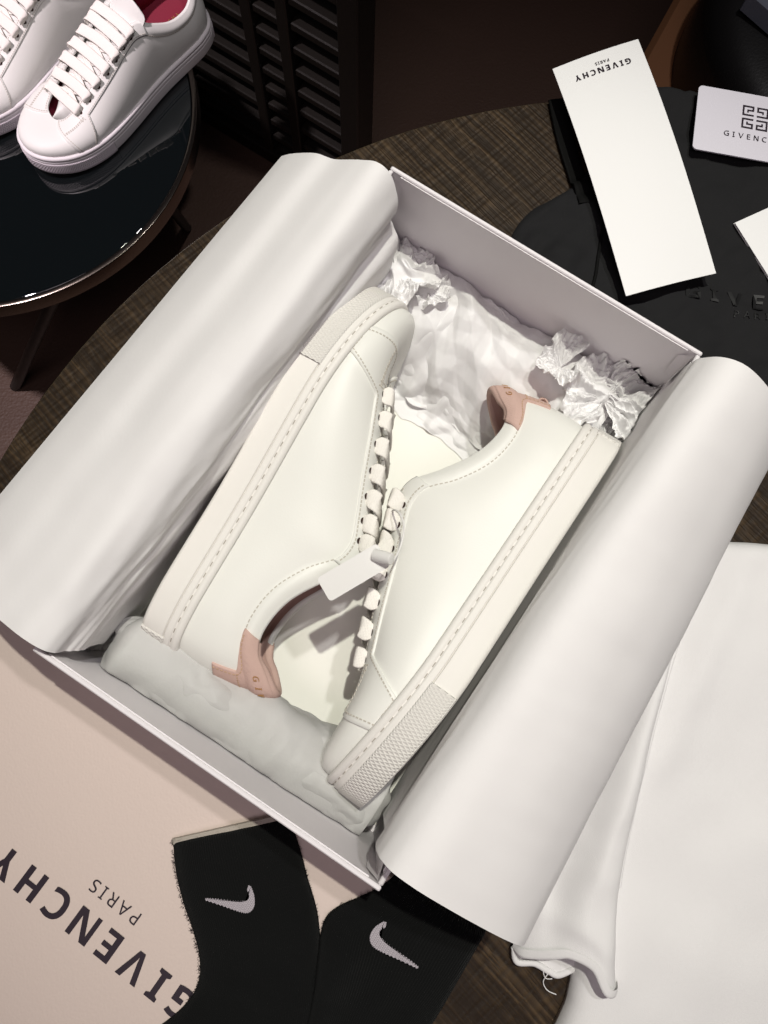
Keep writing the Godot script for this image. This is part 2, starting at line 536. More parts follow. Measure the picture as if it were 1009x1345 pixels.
# heel_tab: the pink tab with its loop; tongue_out: how far the tongue stands out of the opening
func sneaker_parts(root: Node3D, o: Dictionary) -> void:
	var upper := MB.new()
	var rows := []
	var nu := 200
	for j in 22:
		var row := []
		for k in nu: row.append(S(-1.0 + 2.0 * k / nu, j / 21.0))
		rows.append(row)
	upper.grid(rows, true)
	part("upper", upper, o.leather, root)
	# sole
	var sole := MB.new()
	rows = []
	for q in [[-0.0035, 0.0], [-0.0008, 0.0006], [0.0006, 0.003], [0.0007, 0.0155], [0.0006, 0.0160], [-0.0007, 0.0163], [-0.0007, 0.0165], [0.0006, 0.0168], [0.0007, 0.0175], [0.0007, 0.0202], [0.0005, 0.0209], [-0.0004, 0.0213], [-0.0004, 0.0220], [0.0004, 0.0225], [0.0006, 0.0238], [0.0005, 0.0252], [-0.0003, 0.0264], [-0.0018, 0.0270], [-0.0034, 0.0266], [-0.0046, 0.0250]]:
		rows.append(sole_row(q[0], q[1], 220))
	var inner := []
	for p in rows[0]: inner.append(Vector3(clampf(p.x, 0.03, 0.235), p.y, p.z * 0.05))
	rows.push_front(inner)
	sole.grid(rows, true)
	var sole_part := part("sole", sole, o.rubber, root)
	for z in [[0.755, 1.245, 0.0168, "toe_bumper", 150], [-0.085, 0.085, 0.0168, "heel_bumper", 60]]:
		var bm := MB.new()
		rows = []
		for q in [[0.0, 0.0008], [0.0013, 0.0012], [0.0014, 0.004], [0.0014, 0.008], [0.0014, 0.012], [0.0014, 0.0158], [0.0012, z[2] + 0.0006], [-0.0002, z[2] + 0.0008]]:
			var r := sole_row(q[0], q[1], z[4], z[0], z[1])
			r.push_front(sole_row(-0.0002, q[1], 2, z[0], z[1])[0]); r.append(sole_row(-0.0002, q[1], 2, z[0], z[1])[1])
			rows.append(r)
		var arc := 0.0
		for k in rows[3].size() - 1: arc += rows[3][k].distance_to(rows[3][k + 1])
		bm.grid(rows, false, false, roundf(arc / 0.0026), 6.0)
		part(z[3], bm, o.knurl, sole_part)
	var ss := MB.new()
	var loop := []
	var gr := sole_row(-0.0003, 0.02165, 220)
	for k in gr.size():
		var p: Vector3 = gr[k]
		loop.append([p, Vector3(p.x - clampf(p.x, 0.045, 0.205), 0, p.z).normalized()])
	stitches(ss, loop, 0.0074, 0.0030, 0.00025)
	stuff(part("sole_stitching", ss, M.sole_thread if not o.show else o.leather, sole_part))
	# eyestays, seams
	var st := MB.new()
	for side in [-1.0, 1.0]:
		var ey := MB.new()
		overlay(ey, eyestay_at(side), 64, 14, 0.0011)
		part("eyestay", ey, o.leather, root)
		var line := []; var line2 := []
		for k in 60:
			var u := lerpf(0.447, 0.838, k / 59.0)
			var f: Callable = eyestay_at(side)
			var a: Vector2 = f.call(clampf((u - 0.44) / 0.428, 0.0, 1.0), 0.0)
			line.append(a + Vector2(0.004 * side, 0.035))
		stitches(st, on_upper(line.filter(func(q): return q.y > 0.02), 0.0012), 0.0026, 0.0017)
		line = []
		for k in 30: line.append(Vector2(side * lerpf(0.165, 0.445, k / 29.0), 0.755 - 0.02 * sin(PI * k / 29.0)))
		stitches(st, on_upper(line, 0.0001))
		line = []
		for k in 24:
			var v := lerpf(0.04, 0.98, k / 23.0)
			line.append(Vector2(side * (lerpf(0.868, 0.95, pow(v, 1.6)) - 0.010), v))
		stitches(st, on_upper(line, 0.0012), 0.0026, 0.0017)
		for off in [0.0, 0.010]:
			line = []
			for k in 12: line.append(Vector2(side * (0.805 + off + 0.02 * k / 11.0), lerpf(0.66, 0.97, k / 11.0)))
			stitches(st, on_upper(line, 0.0012), 0.0026, 0.0017)
			line = []
			for k in 12: line.append(Vector2(side * lerpf(0.812, 0.895, k / 11.0), lerpf(0.68 + off * 3.0, 0.60 + off * 3.0, k / 11.0)))
			stitches(st, on_upper(line, 0.0012), 0.0026, 0.0017)
		line = []
		for k in 40: line.append(Vector2(side * lerpf(0.49, 0.93, k / 39.0), 0.965))
		stitches(st, on_upper(line, 0.0012), 0.0026, 0.0017)
	stuff(part("stitching", st, M.thread, root))
	# collar: rolled rim and lining down to the insole
	for kind in ["collar_rim", "collar_rim", "heel_rim", "lining"]:
		var li := MB.new()
		rows = []
		var nk := 90
		var u0 := -0.52; var u1 := 0.52
		if kind == "collar_rim":
			u0 = 0.19 if root.has_node("collar_rim") else -0.52
			u1 = 0.52 if u0 > 0.0 else -0.19
		elif kind == "heel_rim":
			u0 = -0.19; u1 = 0.19
		for j in (8 if kind != "lining" else 11):
			var row := []
			for k in nk:
				var u := lerpf(u0, u1, k / (nk - 1.0))
				var th := 0.0025 - 0.0007 * exp(-pow(u / 0.12, 2.0))
				var n := N(u, 1.0); var up := (S(u, 1.0) - S(u, 0.96)).normalized()
				if kind != "lining":
					var a := PI * j / 7.0
					var lift := 0.0012 if kind == "heel_rim" and o.heel_tab else -0.0002
					row.append(S(u, 1.0) - n * (th * (1.0 - cos(a)) + lerpf(-lift, 0.0, j / 7.0)) + up * (th * 0.9 * sin(a) + maxf(lift, 0.0) * sin(a)))
				else:
					var v := lerpf(1.0, 0.1, j / 10.0)
					row.append(S(u, v) - N(u, v) * (2.0 * th - 0.0002 + 0.0012 * sin(PI * j / 10.0)))
			rows.append(row)
		li.grid(rows)
		part(kind, li, (M.nubuck if o.heel_tab else o.leather) if kind == "heel_rim" else o.rim if kind == "collar_rim" else o.lining, root)
	var edge := MB.new()
	rows = []
	for j in 4:
		var row := []
		for k in 100:
			var u := lerpf(0.5, 1.5, k / 99.0)
			var n := N(u, 1.0)
			row.append(S(u, 1.0) + n * (0.0011 - 0.0030 * j / 3.0) + (S(u, 1.0) - S(u, 0.95)).normalized() * (0.0006 * sin(PI * j / 3.0)))
		rows.append(row)
	edge.grid(rows)
	part("throat_edge", edge, o.leather, root)
	var ins := MB.new()
	rows = []
	for k in 30:
		var x := lerpf(0.004, 0.22, k / 29.0)
		var hw := 0.0
		for q in TN:
			if tabB[q].x >= x:
				hw = tabB[q].z; break
		hw = maxf(hw - 0.003, 0.001)
		var row := []
		for c in 7: row.append(Vector3(x, 0.033 + 0.006 * absf(c / 3.0 - 1.0) + 0.006 * clampf(1.0 - x / 0.1, 0.0, 1.0), hw * (c / 3.0 - 1.0)))
		rows.append(row)
	ins.grid(rows)
	var insole := part("insole", ins, o.lining, root)
	# tongue
	var tg := MB.new()
	rows = []
	var line_c := spline([Vector3(0.2235, 0.0450, 0), Vector3(0.197, 0.0540, 0), Vector3(0.152, 0.0755, 0), Vector3(0.118, 0.0895, 0), Vector3(0.101, 0.0965, 0), Vector3(0.094 - 0.5 * o.tongue, 0.099 + 0.75 * o.tongue, 0)], 40)
	for lay in 2:
		for k in 40:
			var kk: int = k if lay == 0 else 39 - k
			var p: Vector3 = line_c[kk] + Vector3(0, 0.0026 if o.show else 0.0008, 0)
			var row := []
			for c in 13:
				var z := (c / 6.0 - 1.0)
				var hw := 0.026 * smoothstep(-2.0, 14.0, float(kk)) * (1.0 if kk < 37 else 1.0 - 0.25 * pow((kk - 36) / 3.0, 2.0))
				row.append(p + Vector3(0.0, -0.0120 * z * z - (0.0016 + 0.0022 * smoothstep(26.0, 38.0, float(kk))) * lay * (1.0 - 0.8 * z * z), hw * z))
			rows.append(row)
	tg.grid(rows)
	part("tongue", tg, o.leather, root)
	# laces: seven bars and the strands under them, through punched holes
	var ueye := []
	for k in 7: ueye.append(lerpf(0.522, 0.806, pow(k / 6.0, 0.94)))
	for k in 7:
		var uu: float = ueye[k]
		var along := (look_up(tabT, uu + 0.02) - look_up(tabT, uu - 0.02)); along.z = 0.0; along = along.normalized()
		var path := []; var wd := []; var ww := []
		var sag := 0.0008 * sin(k * 2.3)
		var pl := So(-uu, 0.845, 0.0004); var pr := So(uu, 0.845, 0.0004)
		var el := So(-uu, 0.955, 0.0066); var er := So(uu, 0.955, 0.0066)
		var mid := (So(-uu, 1.0, 0.0050) + So(uu, 1.0, 0.0050)) * 0.5 + Vector3(0.4, 1.0, 0) * 0.0012
		path = spline([pl - N(-uu, 0.845) * 0.001, So(-uu, 0.868, 0.0046), el + along * sag, mid + along * sag, er - along * sag, So(uu, 0.868, 0.0046), pr - N(uu, 0.845) * 0.001], 33)
		for q in 33:
			wd.append((along + Vector3(0, 0, 0.10 * sin(k * 1.7) * sin(q * 0.2))).normalized())
			var e := minf(q, 32 - q) / 6.0
			ww.append(lerpf(0.0056, 0.0122, smoothstep(-0.1, 0.75, e)))
		var lm := MB.new()
		lm.ribbon(path, wd, ww, 0.0024)
		var lp := part("lace", lm, M.lace, root)
		if k < 6:
			var un: float = ueye[k + 1]
			var lu := MB.new()
			for sd in [-1.0, 1.0]:
				path = spline([So(sd * uu, 0.93, -0.0022), So(sd * uu, 1.0, 0.0002) + Vector3(0, 0, -0.001 * sd), (look_up(tabT, uu).lerp(look_up(tabT, un), 0.5)) * Vector3(1, 1, 0) + Vector3(0, 0.0004 + 0.0008 * sd, 0), So(-sd * un, 1.0, 0.0002) + Vector3(0, 0, 0.001 * sd), So(-sd * un, 0.93, -0.0022)], 17)
				wd = []
				for q in 17: wd.append(along)
				lu.ribbon(path, wd, 0.0062, 0.0012)
			part("lace_strand", lu, M.lace, root)
		for sd in [-1.0, 1.0]:
			var em := MB.new()
			var c := So(sd * uu, 0.828, 0.00135)
			var n := N(sd * uu, 0.828)
			var a := along.cross(n).normalized()
			var ci := em.add(c)
			for q in 12: em.add(c + (along * cos(TAU * q / 12.0) + a * sin(TAU * q / 12.0)) * 0.0021)
			for q in 12: em.tri(ci, ci + 1 + q, ci + 1 + (q + 1) % 12)
			part("eyelet", em, M.eyelet, root)
	if o.heel_tab:
		var ht := MB.new()
		overlay(ht, func(s: float, t: float) -> Vector2:
			var uc := lerpf(-1.0, 1.0, s)
			var w := lerpf(0.082, 0.195, smoothstep(0.42, 0.62, t) )
			var v := lerpf(0.34, 1.0, t)
			return Vector2(uc * w, v), 48, 26, 0.0013)
		var tab := part("heel_tab", ht, M.nubuck, root)
		var st2 := MB.new()
		var line := []
		for k in 50:
			var f := absf(k / 24.5 - 1.0)
			line.append(Vector2((k / 24.5 - 1.0) * 0.165, 0.755 if f > 0.55 else 0.70))
		for sd in [-1.0, 1.0]:
			line = []
			for k in 16: line.append(Vector2(sd * 0.074, lerpf(0.36, 0.62, k / 15.0)))
			for k in 12: line.append(Vector2(sd * lerpf(0.08, 0.180, k / 11.0), lerpf(0.66, 0.765, pow(k / 11.0, 0.5))))
			stitches(st2, on_upper(line, 0.0014), 0.0026, 0.0016)
		line = []
		for k in 12: line.append(Vector2(lerpf(-0.075, 0.075, k / 11.0), 0.62))
		stitches(st2, on_upper(line, 0.0014), 0.0022, 0.0014)
		stuff(part("tab_stitching", st2, M.nubuck_edge, tab))
		var lo := MB.new()
		var hp := So(0.0, 0.40, 0.0)
		var hn := N(0.0, 0.40)
		var path := []; var wd := []
		for k in 13:
			var a := lerpf(-0.25, PI + 0.25, k / 12.0)
			path.append(hp + Vector3(0, 1, 0) * (cos(a) * 0.0042) + hn * (sin(a) * 0.0062 - 0.0006))
			wd.append(Vector3(0, 0, 1))
		lo.ribbon(path, wd, 0.0062, 0.0016)
		part("pull_loop", lo, M.nubuck, tab)
		var tx := MB.new()
		lettering(tx, "GIVENCHY", false, 0.0046, 0.0046, func(x: float, y: float, d: float) -> Vector3:
			return So(x / 0.31, 0.855 + y / 0.075, 0.0015 + d), 1.0)
		part("lettering", tx, M.gold, tab)
	else:
		var tx := MB.new()
		lettering(tx, "GIVENCHY", false, 0.0042, 0.0030, func(x: float, y: float, d: float) -> Vector3:
			return Vector3(0.052 - x, 0.0378 + d, 0.002 - y), 1.0)
		part("lettering", tx, M.gold, insole)

# ---------------------------------------------------------------- cloth slabs
# a soft slab between two border curves (points x, z), its underside following ground(x, z)
func slab(m: MB, left: Array, right: Array, n: int, th: float, ground: Callable, bump: Callable, ns := 28, round_ends := true, sup := 5.0) -> void:
	var L := spline(left, n); var R := spline(right, n)
	var rows := []
	for k in n:
		var row := []
		var e := 1.0
		if round_ends:
			var len_k := minf(k, n - 1 - k) / (n - 1.0)
			var dist: float = len_k * (L[0].distance_to(L[n - 1]))
			e = sqrt(clampf(1.0 - pow(1.0 - clampf(dist / th, 0.0, 1.0), 2.0), 0.0, 1.0))
		for c in ns:
			var s := c / (ns - 1.0)
			s = 0.5 - 0.5 * cos(PI * s) if c > 0 else 0.0
			var q: Vector2 = L[k].lerp(R[k], s)
			var h := pow(maxf(0.0, 1.0 - pow(absf(2.0 * s - 1.0), sup)), 1.0 / 2.4)
			var y: float = ground.call(q.x, q.y)
			row.append(Vector3(q.x, y + (th + bump.call(q.x, q.y)) * h * e, q.y))
		for c in 6:
			var q: Vector2 = R[k].lerp(L[k], (c + 0.5) / 6.0)
			row.append(Vector3(q.x, ground.call(q.x, q.y) - 0.0002, q.y))
		rows.append(row)
	var a := []; var b := []
	for c in rows[0].size():
		var ma: Vector2 = L[0].lerp(R[0], 0.5); var mb: Vector2 = L[n - 1].lerp(R[n - 1], 0.5)
		a.append(Vector3(ma.x, ground.call(ma.x, ma.y), ma.y)); b.append(Vector3(mb.x, ground.call(mb.x, mb.y), mb.y))
	if not round_ends:
		rows.push_front(a); rows.append(b)
	m.grid(rows, true)

# a flat shape with thickness on a surface: outline in (x, y), placed by place(x, y, proud)
func badge(m: MB, poly: PackedVector2Array, th: float, place: Callable) -> void:
	var ix := Geometry2D.triangulate_polygon(poly)
	var k := m.v.size()
	for p in poly: m.add(place.call(p.x, p.y, th))
	for t in ix: m.i.append(k + t)
	for q in poly.size():
		var a := poly[q]; var b := poly[(q + 1) % poly.size()]
		m.quad(place.call(a.x, a.y, th), place.call(b.x, b.y, th), place.call(b.x, b.y, 0.0), place.call(a.x, a.y, 0.0))

func v2(a: Array) -> Array:
	var o := []
	for q in a: o.append(Vector2(q[0], q[1]))
	return o

# a sheet of wrapping paper: profiles (x, y) at its two ends, lofted along z
func paper_sheet(m: MB, far: Array, near: Array, zf: Array, zn: Array, n: int, np: int, crumple: Callable) -> void:
	var F := spline(v2(far), np); var G := spline(v2(near), np)
	var ZF := spline(zf, np); var ZN := spline(zn, np)
	var rows := []
	for k in n:
		var t := k / (n - 1.0)
		var row := []
		for c in np:
			var p: Vector2 = F[c].lerp(G[c], t)
			var z: float = lerpf(ZF[c], ZN[c], t)
			var d: Vector3 = crumple.call(c / (np - 1.0), t)
			row.append(Vector3(p.x, p.y, z) + d)
		rows.append(row)
	m.grid(rows, false, false, 3.0, 5.0)

func _ready() -> void:
	font.font_names = PackedStringArray(["Droid Sans"])
	font_bold.font_names = PackedStringArray(["Droid Sans"]); font_bold.font_weight = 700
	# camera
	var cam := Camera3D.new()
	cam.name = "camera"
	add_child(cam)
	cam.transform = Transform3D(Basis(Vector3(0.836893, 0.033647, -0.546332), Vector3(-0.541430, 0.197498, -0.817220), Vector3(0.080403, 0.979726, 0.183502)).orthonormalized(), Vector3(0.03764, 0.52101, 0.08475))
	cam.fov = 68.918; cam.near = 0.02; cam.far = 30.0
	# air and light
	var env := Environment.new()
	env.background_mode = Environment.BG_COLOR
	env.background_color = lin(0.012, 0.011, 0.012)
	env.tonemap_mode = Environment.TONE_MAPPER_LINEAR
	env.tonemap_exposure = 0.94
	env.sdfgi_enabled = true; env.ssao_enabled = true; env.ssil_enabled = true
	var we := WorldEnvironment.new(); we.name = "surroundings"; we.environment = env; add_child(we)
	lamp("key_spot", Vector3(-0.11, 1.90, -0.46), Vector3(0.05, 0.0, -0.04), 2.52, Color(1.0, 0.995, 0.94), 17.0, 0.02)
	lamp("second_spot", Vector3(0.12, 1.95, -0.70), Vector3(0.03, 0.0, -0.35), 1.2, Color(1.0, 0.985, 0.985), 26.0, 0.04)
	lamp("side_spot", Vector3(-1.0, 1.7, 0.25), Vector3(-0.66, -0.35, -0.22), 5.2, Color(1.0, 0.94, 0.96), 15.0, 0.05)
	var fill := AreaLight3D.new(); fill.name = "ceiling_panel"
	add_child(fill)
	fill.area_size = Vector2(1.2, 0.8); fill.light_energy = 1.15; fill.light_color = Color(1.0, 0.925, 0.955)
	fill.area_range = 6.0; fill.shadow_enabled = true
	fill.look_at_from_position(Vector3(0.35, 2.2, 0.95), Vector3(0.0, 0.0, 0.0), Vector3(0, 0, -1))
	make_materials()
	sneaker_tables()
	build_setting()
	build_box()
	build_shoes()
	build_paper()
	build_cloth()
	build_cards()
	build_glass_table()

func lamp(called: String, from: Vector3, to: Vector3, energy: float, c: Color, cone: float, size: float) -> void:
	var l := SpotLight3D.new(); l.name = called
	add_child(l)
	l.look_at_from_position(from, to, Vector3(0, 0, -1))
	l.light_energy = energy; l.light_color = c; l.spot_angle = cone; l.spot_angle_attenuation = 0.8
	l.spot_range = 8.0; l.spot_attenuation = 2.0; l.light_size = size; l.shadow_enabled = true

func build_setting() -> void:
	var fl := MB.new()
	fl.box(Vector3(0, -0.79, 0), Vector3(9, 0.08, 9))
	structure(part("floor", fl, M.floor))
	# round table
	var t := thing("round_table", "round dark brown wood table with streaked veneer under the open box", "table")
	var c := Vector2(0.2707, 0.0278)
	var r := 0.530
	var g := Vector2(cos(0.27), sin(0.27)); var h := Vector2(-g.y, g.x)
	var top := MB.new()
	var nseg := 160
	var ci := top.add(Vector3(c.x, 0, c.y), Vector2(0.5, 0.5))
	for ring in [0.5, 1.0]:
		for k in nseg:
			var a := TAU * k / nseg
			var d: Vector2 = Vector2(cos(a), sin(a)) * (r - 0.0012) * ring
			top.add(Vector3(c.x + d.x, 0, c.y + d.y), Vector2(0.5 + d.dot(g) / 1.08, 0.5 + d.dot(h) / 1.08))
	for k in nseg:
		var k2 := (k + 1) % nseg
		top.tri(ci, ci + 1 + k, ci + 1 + k2)
		top.tri(ci + 1 + k, ci + 1 + nseg + k, ci + 1 + nseg + k2); top.tri(ci + 1 + k, ci + 1 + nseg + k2, ci + 1 + k2)
	part("tabletop", top, M.wood, t)
	var ed := MB.new()
	var rows := []
	for q in [[r - 0.0012, 0.0], [r, -0.0012], [r, -0.024], [r - 0.002, -0.026], [0.05, -0.026]]:
		var row := []
		for k in nseg: row.append(Vector3(c.x + cos(TAU * k / nseg) * q[0], q[1], c.y + sin(TAU * k / nseg) * q[0]))
		rows.append(row)
	ed.grid(rows, true)
	part("edge_band", ed, M.wood_edge, t)
	var ped := MB.new()
	rows = []
	for q in [[0.05, -0.026], [0.05, -0.72], [0.22, -0.735], [0.22, -0.7495]]:
		var row := []
		for k in 40: row.append(Vector3(c.x + cos(TAU * k / 40) * q[0], q[1], c.y + sin(TAU * k / 40) * q[0]))
		rows.append(row)
	ped.grid(rows, true)
	part("pedestal", ped, M.dark_metal, t)
	# lattice screen beyond the table
	var la := thing("lattice_screen", "dark brown lattice screen of thin slats standing behind the two tables", "screen")
	var z := -0.625
	var posts := [[-1.02, 0.030], [-0.845, 0.016], [-0.790, 0.016], [-0.620, 0.020], [-0.552, 0.020], [-0.436, 0.034]]
	for p in posts:
		var pm := MB.new()
		pm.soft_box(Vector3(p[0], -0.25, z), Vector3(p[1], 0.999, 0.040 if p[1] < 0.025 else 0.046), 0.002)
		part("post", pm, M.lattice, la)
	for b in posts.size() - 1:
		var x0: float = posts[b][0] + posts[b][1] * 0.5
		var x1: float = posts[b + 1][0] - posts[b + 1][1] * 0.5
		var narrow := x1 - x0 < 0.06
		var y := -0.700 + (0.021 if b % 2 == 1 else 0.0)
		while y < 0.05:
			var sm := MB.new()
			sm.soft_box(Vector3((x0 + x1) * 0.5, y, z), Vector3(x1 - x0 + 0.0005, 0.014, 0.028), 0.002)
			part("slat", sm, M.lattice, la)
			y += 0.043 if not narrow else 0.039
	var rail := MB.new()
	rail.soft_box(Vector3(-0.728, -0.733, z), Vector3(0.616, 0.032, 0.044), 0.002)
	part("bottom_rail", rail, M.lattice, la)
	# black round pouf beyond the table, tan seat behind it
	var pf := MB.new()
	rows = []
	for q in [[0.0, -0.30], [0.18, -0.301], [0.22, -0.306], [0.243, -0.320], [0.252, -0.345], [0.252, -0.70], [0.24, -0.7495], [0.0, -0.7495]]:
		var row := []
		for k in 64:
			var a := TAU * k / 64.0
			row.append(Vector3(0.180 + cos(a) * q[0], q[1], -1.018 + sin(a) * q[0]))
		rows.append(row)
	pf.grid(rows, true)
	tag(part("pouf", pf, M.black_leather), "black round leather pouf in the dark beyond the cards", "pouf")
	var gb := MB.new()
	gb.soft_box(Vector3(0.070, -0.286, -0.922), Vector3(0.14, 0.028, 0.09), 0.002, Basis(Vector3.UP, -0.25))
	tag(part("grey_box", gb, M.grey_board), "flat blue-grey box lying on the black pouf at the top corner", "box")
	var tn := MB.new()
	tn.soft_box(Vector3(-0.005, -0.60, -0.955), Vector3(0.20, 0.30, 0.26), 0.01, Basis(Vector3.UP, 0.08))
	tag(part("low_stool", tn, M.tan_leather), "low tan leather stool showing between the long white card and the black pouf", "stool")

func build_box() -> void:
	var W := 0.2162; var L := 0.345; var H := 0.12; var t := 0.0026
	var b := thing("shoe_box", "open white cardboard shoe box without its lid, holding two white sneakers", "shoe box")
	var m := MB.new()
	m.box(Vector3(0, 0.0015, 0), Vector3(W - 2 * t, 0.003, L - 2 * t))
	part("bottom_panel", m, M.box, b)
	for q in [[0, -1, "far_wall"], [0, 1, "near_wall"], [-1, 0, "long_wall"], [1, 0, "long_wall"]]:
		m = MB.new()
		var along := (W if q[0] == 0 else L - 2 * t - 0.0004)
		var s := Vector3(along, H, t) if q[0] == 0 else Vector3(t, H - 0.0004, along)
		m.soft_box(Vector3(q[0] * (W - t) * 0.5, H * 0.5, q[1] * (L - t) * 0.5), s, 0.0006)
		var wall := part("wall", m, M.box, b)
		# the turned-in flap inside the rim
		m = MB.new()
		var fs := Vector3(along - 0.016, 0.018, 0.0008) if q[0] == 0 else Vector3(0.0008, 0.018, along - 0.012)
		m.box(Vector3(q[0] * ((W - t) * 0.5 - t * 0.5 - 0.0003), H - 0.0105, q[1] * ((L - t) * 0.5 - t * 0.5 - 0.0003)), fs)
		part("turned_in_flap", m, M.box, wall)
	# corner tabs folded inside
	for sx in [-1, 1]:
		for sz in [-1, 1]:
			m = MB.new()
			var x: float = sx * (W * 0.5 - t); var z: float = sz * (L * 0.5 - t)
			m.quad(Vector3(x - sx * 0.0004, H - 0.002, z - sz * 0.001), Vector3(x - sx * 0.008, H - 0.008, z - sz * 0.0022), Vector3(x - sx * 0.006, H - 0.035, z - sz * 0.0016), Vector3(x - sx * 0.0005, H - 0.035, z - sz * 0.001))
			m.quad(Vector3(x - sx * 0.0004, H - 0.002, z - sz * 0.001), Vector3(x - sx * 0.0022, H - 0.006, z - sz * 0.010), Vector3(x - sx * 0.0016, H - 0.035, z - sz * 0.008), Vector3(x - sx * 0.0005, H - 0.035, z - sz * 0.001))
			part("corner_tab", m, M.box, b)
	m = MB.new()
	m.box(Vector3(0.0, 0.0042, 0.0), Vector3(0.2085, 0.0016, 0.330))
	tag(part("insert_card", m, M.insert), "smooth cream white sheet covering the box bottom between the sneakers", "sheet")
	# lid lying beside the box
	var lid := thing("box_lid", "pale pink box lid with large black capital letters under the black socks", "box lid")
	m = MB.new()
	var lb := Basis(Vector3.UP, -0.03)
	m.soft_box(Vector3(0.004, 0.0275, 0.2885), Vector3(0.352, 0.055, 0.224), 0.0012, Basis(Vector3.UP, 0.0))
	var panel := part("lid_panel", m, M.lid, lid)
	m = MB.new()
	lettering(m, "GIVENCHY", true, 0.0164, 0.0062, flat_place(Vector3(-0.0052, 0.055, 0.2835), Vector3(-1, 0, -0.04).normalized(), Vector3(-0.04, 0, 1).normalized()), 1.02)
	part("lettering", m, M.ink, panel)
	m = MB.new()
	lettering(m, "PARIS", false, 0.0072, 0.0026, flat_place(Vector3(-0.0045, 0.055, 0.2685), Vector3(-1, 0, -0.04).normalized(), Vector3(-0.04, 0, 1).normalized()), 1.05)
	part("lettering", m, M.ink, panel)

func build_shoes() -> void:
	var white := {"leather": M.leather, "rubber": M.rubber, "knurl": M.knurl, "lining": M.lining, "rim": M.leather, "heel_tab": true, "tongue": -0.004, "show": false}
	var a := thing("sneaker", "white leather sneaker lying on its side nearer the left paper, toe toward the far wall", "sneaker", "white sneakers in the box")
	sneaker_parts(a, white)
	var xl := Vector3(-0.064, 0.015, -0.9973).normalized()
	var yl := Vector3(0.9966, 0.043, -0.0702)
	yl = (yl - xl * xl.dot(yl)).normalized()
	a.transform = Transform3D(Basis(xl, yl * 0.965, xl.cross(yl)), Vector3(-0.0804, 0.0480, 0.1424))
	var b: Node3D = a.duplicate()
	b.name = numbered("sneaker"); add_child(b)
	b.set_meta("label", "white sneaker on its side beside the right paper, pink heel tab by far wall")
	xl = Vector3(-0.0312, 0.022, 0.9991).normalized()
	yl = Vector3(-0.9939, -0.08, -0.028)
	yl = (yl - xl * xl.dot(yl)).normalized()
	b.transform = Transform3D(Basis(xl * 1.017, yl, xl.cross(yl) * 1.01), Vector3(0.1045, 0.0525, -0.1204))
	# display pair on the glass table
	var show := {"leather": M.leather_show, "rubber": M.rubber_show, "knurl": M.knurl_show, "lining": M.burgundy, "rim": M.leather_show, "heel_tab": false, "tongue": 0.016, "show": true}
	var c := thing("sneaker", "upright white sneaker with burgundy lining, fully laced, right one on the glass table", "sneaker", "display sneakers on the glass table")
	sneaker_parts(c, show)
	c.transform = Transform3D(Basis(Vector3.UP, -PI / 2 - 0.132) * Basis.from_scale(Vector3(1.14, 1.0, 1.12)), Vector3(-0.612, -0.35, -0.512))
	var d: Node3D = c.duplicate()
	d.name = numbered("sneaker"); add_child(d)
	d.set_meta("label", "upright white sneaker cut by the picture edge, left one on the glass table")
	d.transform = Transform3D(Basis(Vector3.UP, -PI / 2 - 0.09) * Basis.from_scale(Vector3(1.14, 1.0, 1.12)), Vector3(-0.742, -0.35, -0.492))
	# tag hanging from the box sneaker's laces
	var tg := thing("hang_tag", "blank white plastic tag with a round clasp across the two sneakers' laces", "tag")
	var m := MB.new()
	var p := Vector3(0.0080, 0.104, 0.0450)
	var ex := Vector3(0.437, 0.0, -0.90).normalized()
	var ey := Vector3(0.08, 1, 0.10).normalized()
	ey = (ey - ex * ex.dot(ey)).normalized()
	var tb := Basis(ex, ey, ex.cross(ey))
	var poly := PackedVector2Array()
	for q in [[1, 1], [-1, 1], [-1, -1], [1, -1]]:
		for k in 5:
			var an: float = (0.0 if q[0] > 0 else PI / 2) + 0.0
			an = {11: 0.0, -9: PI / 2, -11: PI, 9: PI * 1.5}[q[0] * 10 + q[1]] + PI / 2 * k / 4.0
			poly.append(Vector2(q[0] * 0.0175 + cos(an) * 0.002, q[1] * 0.0055 + sin(an) * 0.002))
	badge(m, poly, 0.0012, func(x, y, dd): return p + tb * Vector3(x, dd, -y))
	part("tag_plate", m, M.plastic, tg)
	m = MB.new()
	var c0 := p + tb * Vector3(0.0150, 0.0012, -0.0025); var c1 := p + tb * Vector3(0.0215, 0.0075, 0.0045)
	m.tube([c0, c0.lerp(c1, 0.02), c0.lerp(c1, 0.5), c0.lerp(c1, 0.95), c1], [0.0030, 0.0036, 0.0036, 0.0034, 0.0030], 20)
	part("clasp", m, M.plastic, tg)
	m = MB.new()
	m.tube(spline([c1 + Vector3(0, -0.003, 0), Vector3(0.0228, 0.099, 0.0270), Vector3(0.0222, 0.096, 0.0186), Vector3(0.0180, 0.094, 0.0070), Vector3(0.0116, 0.091, 0.0004), Vector3(0.0068, 0.084, -0.0018), Vector3(0.0040, 0.070, -0.0020)], 30), 0.0007, 6)
	part("cord", m, M.plastic, tg)

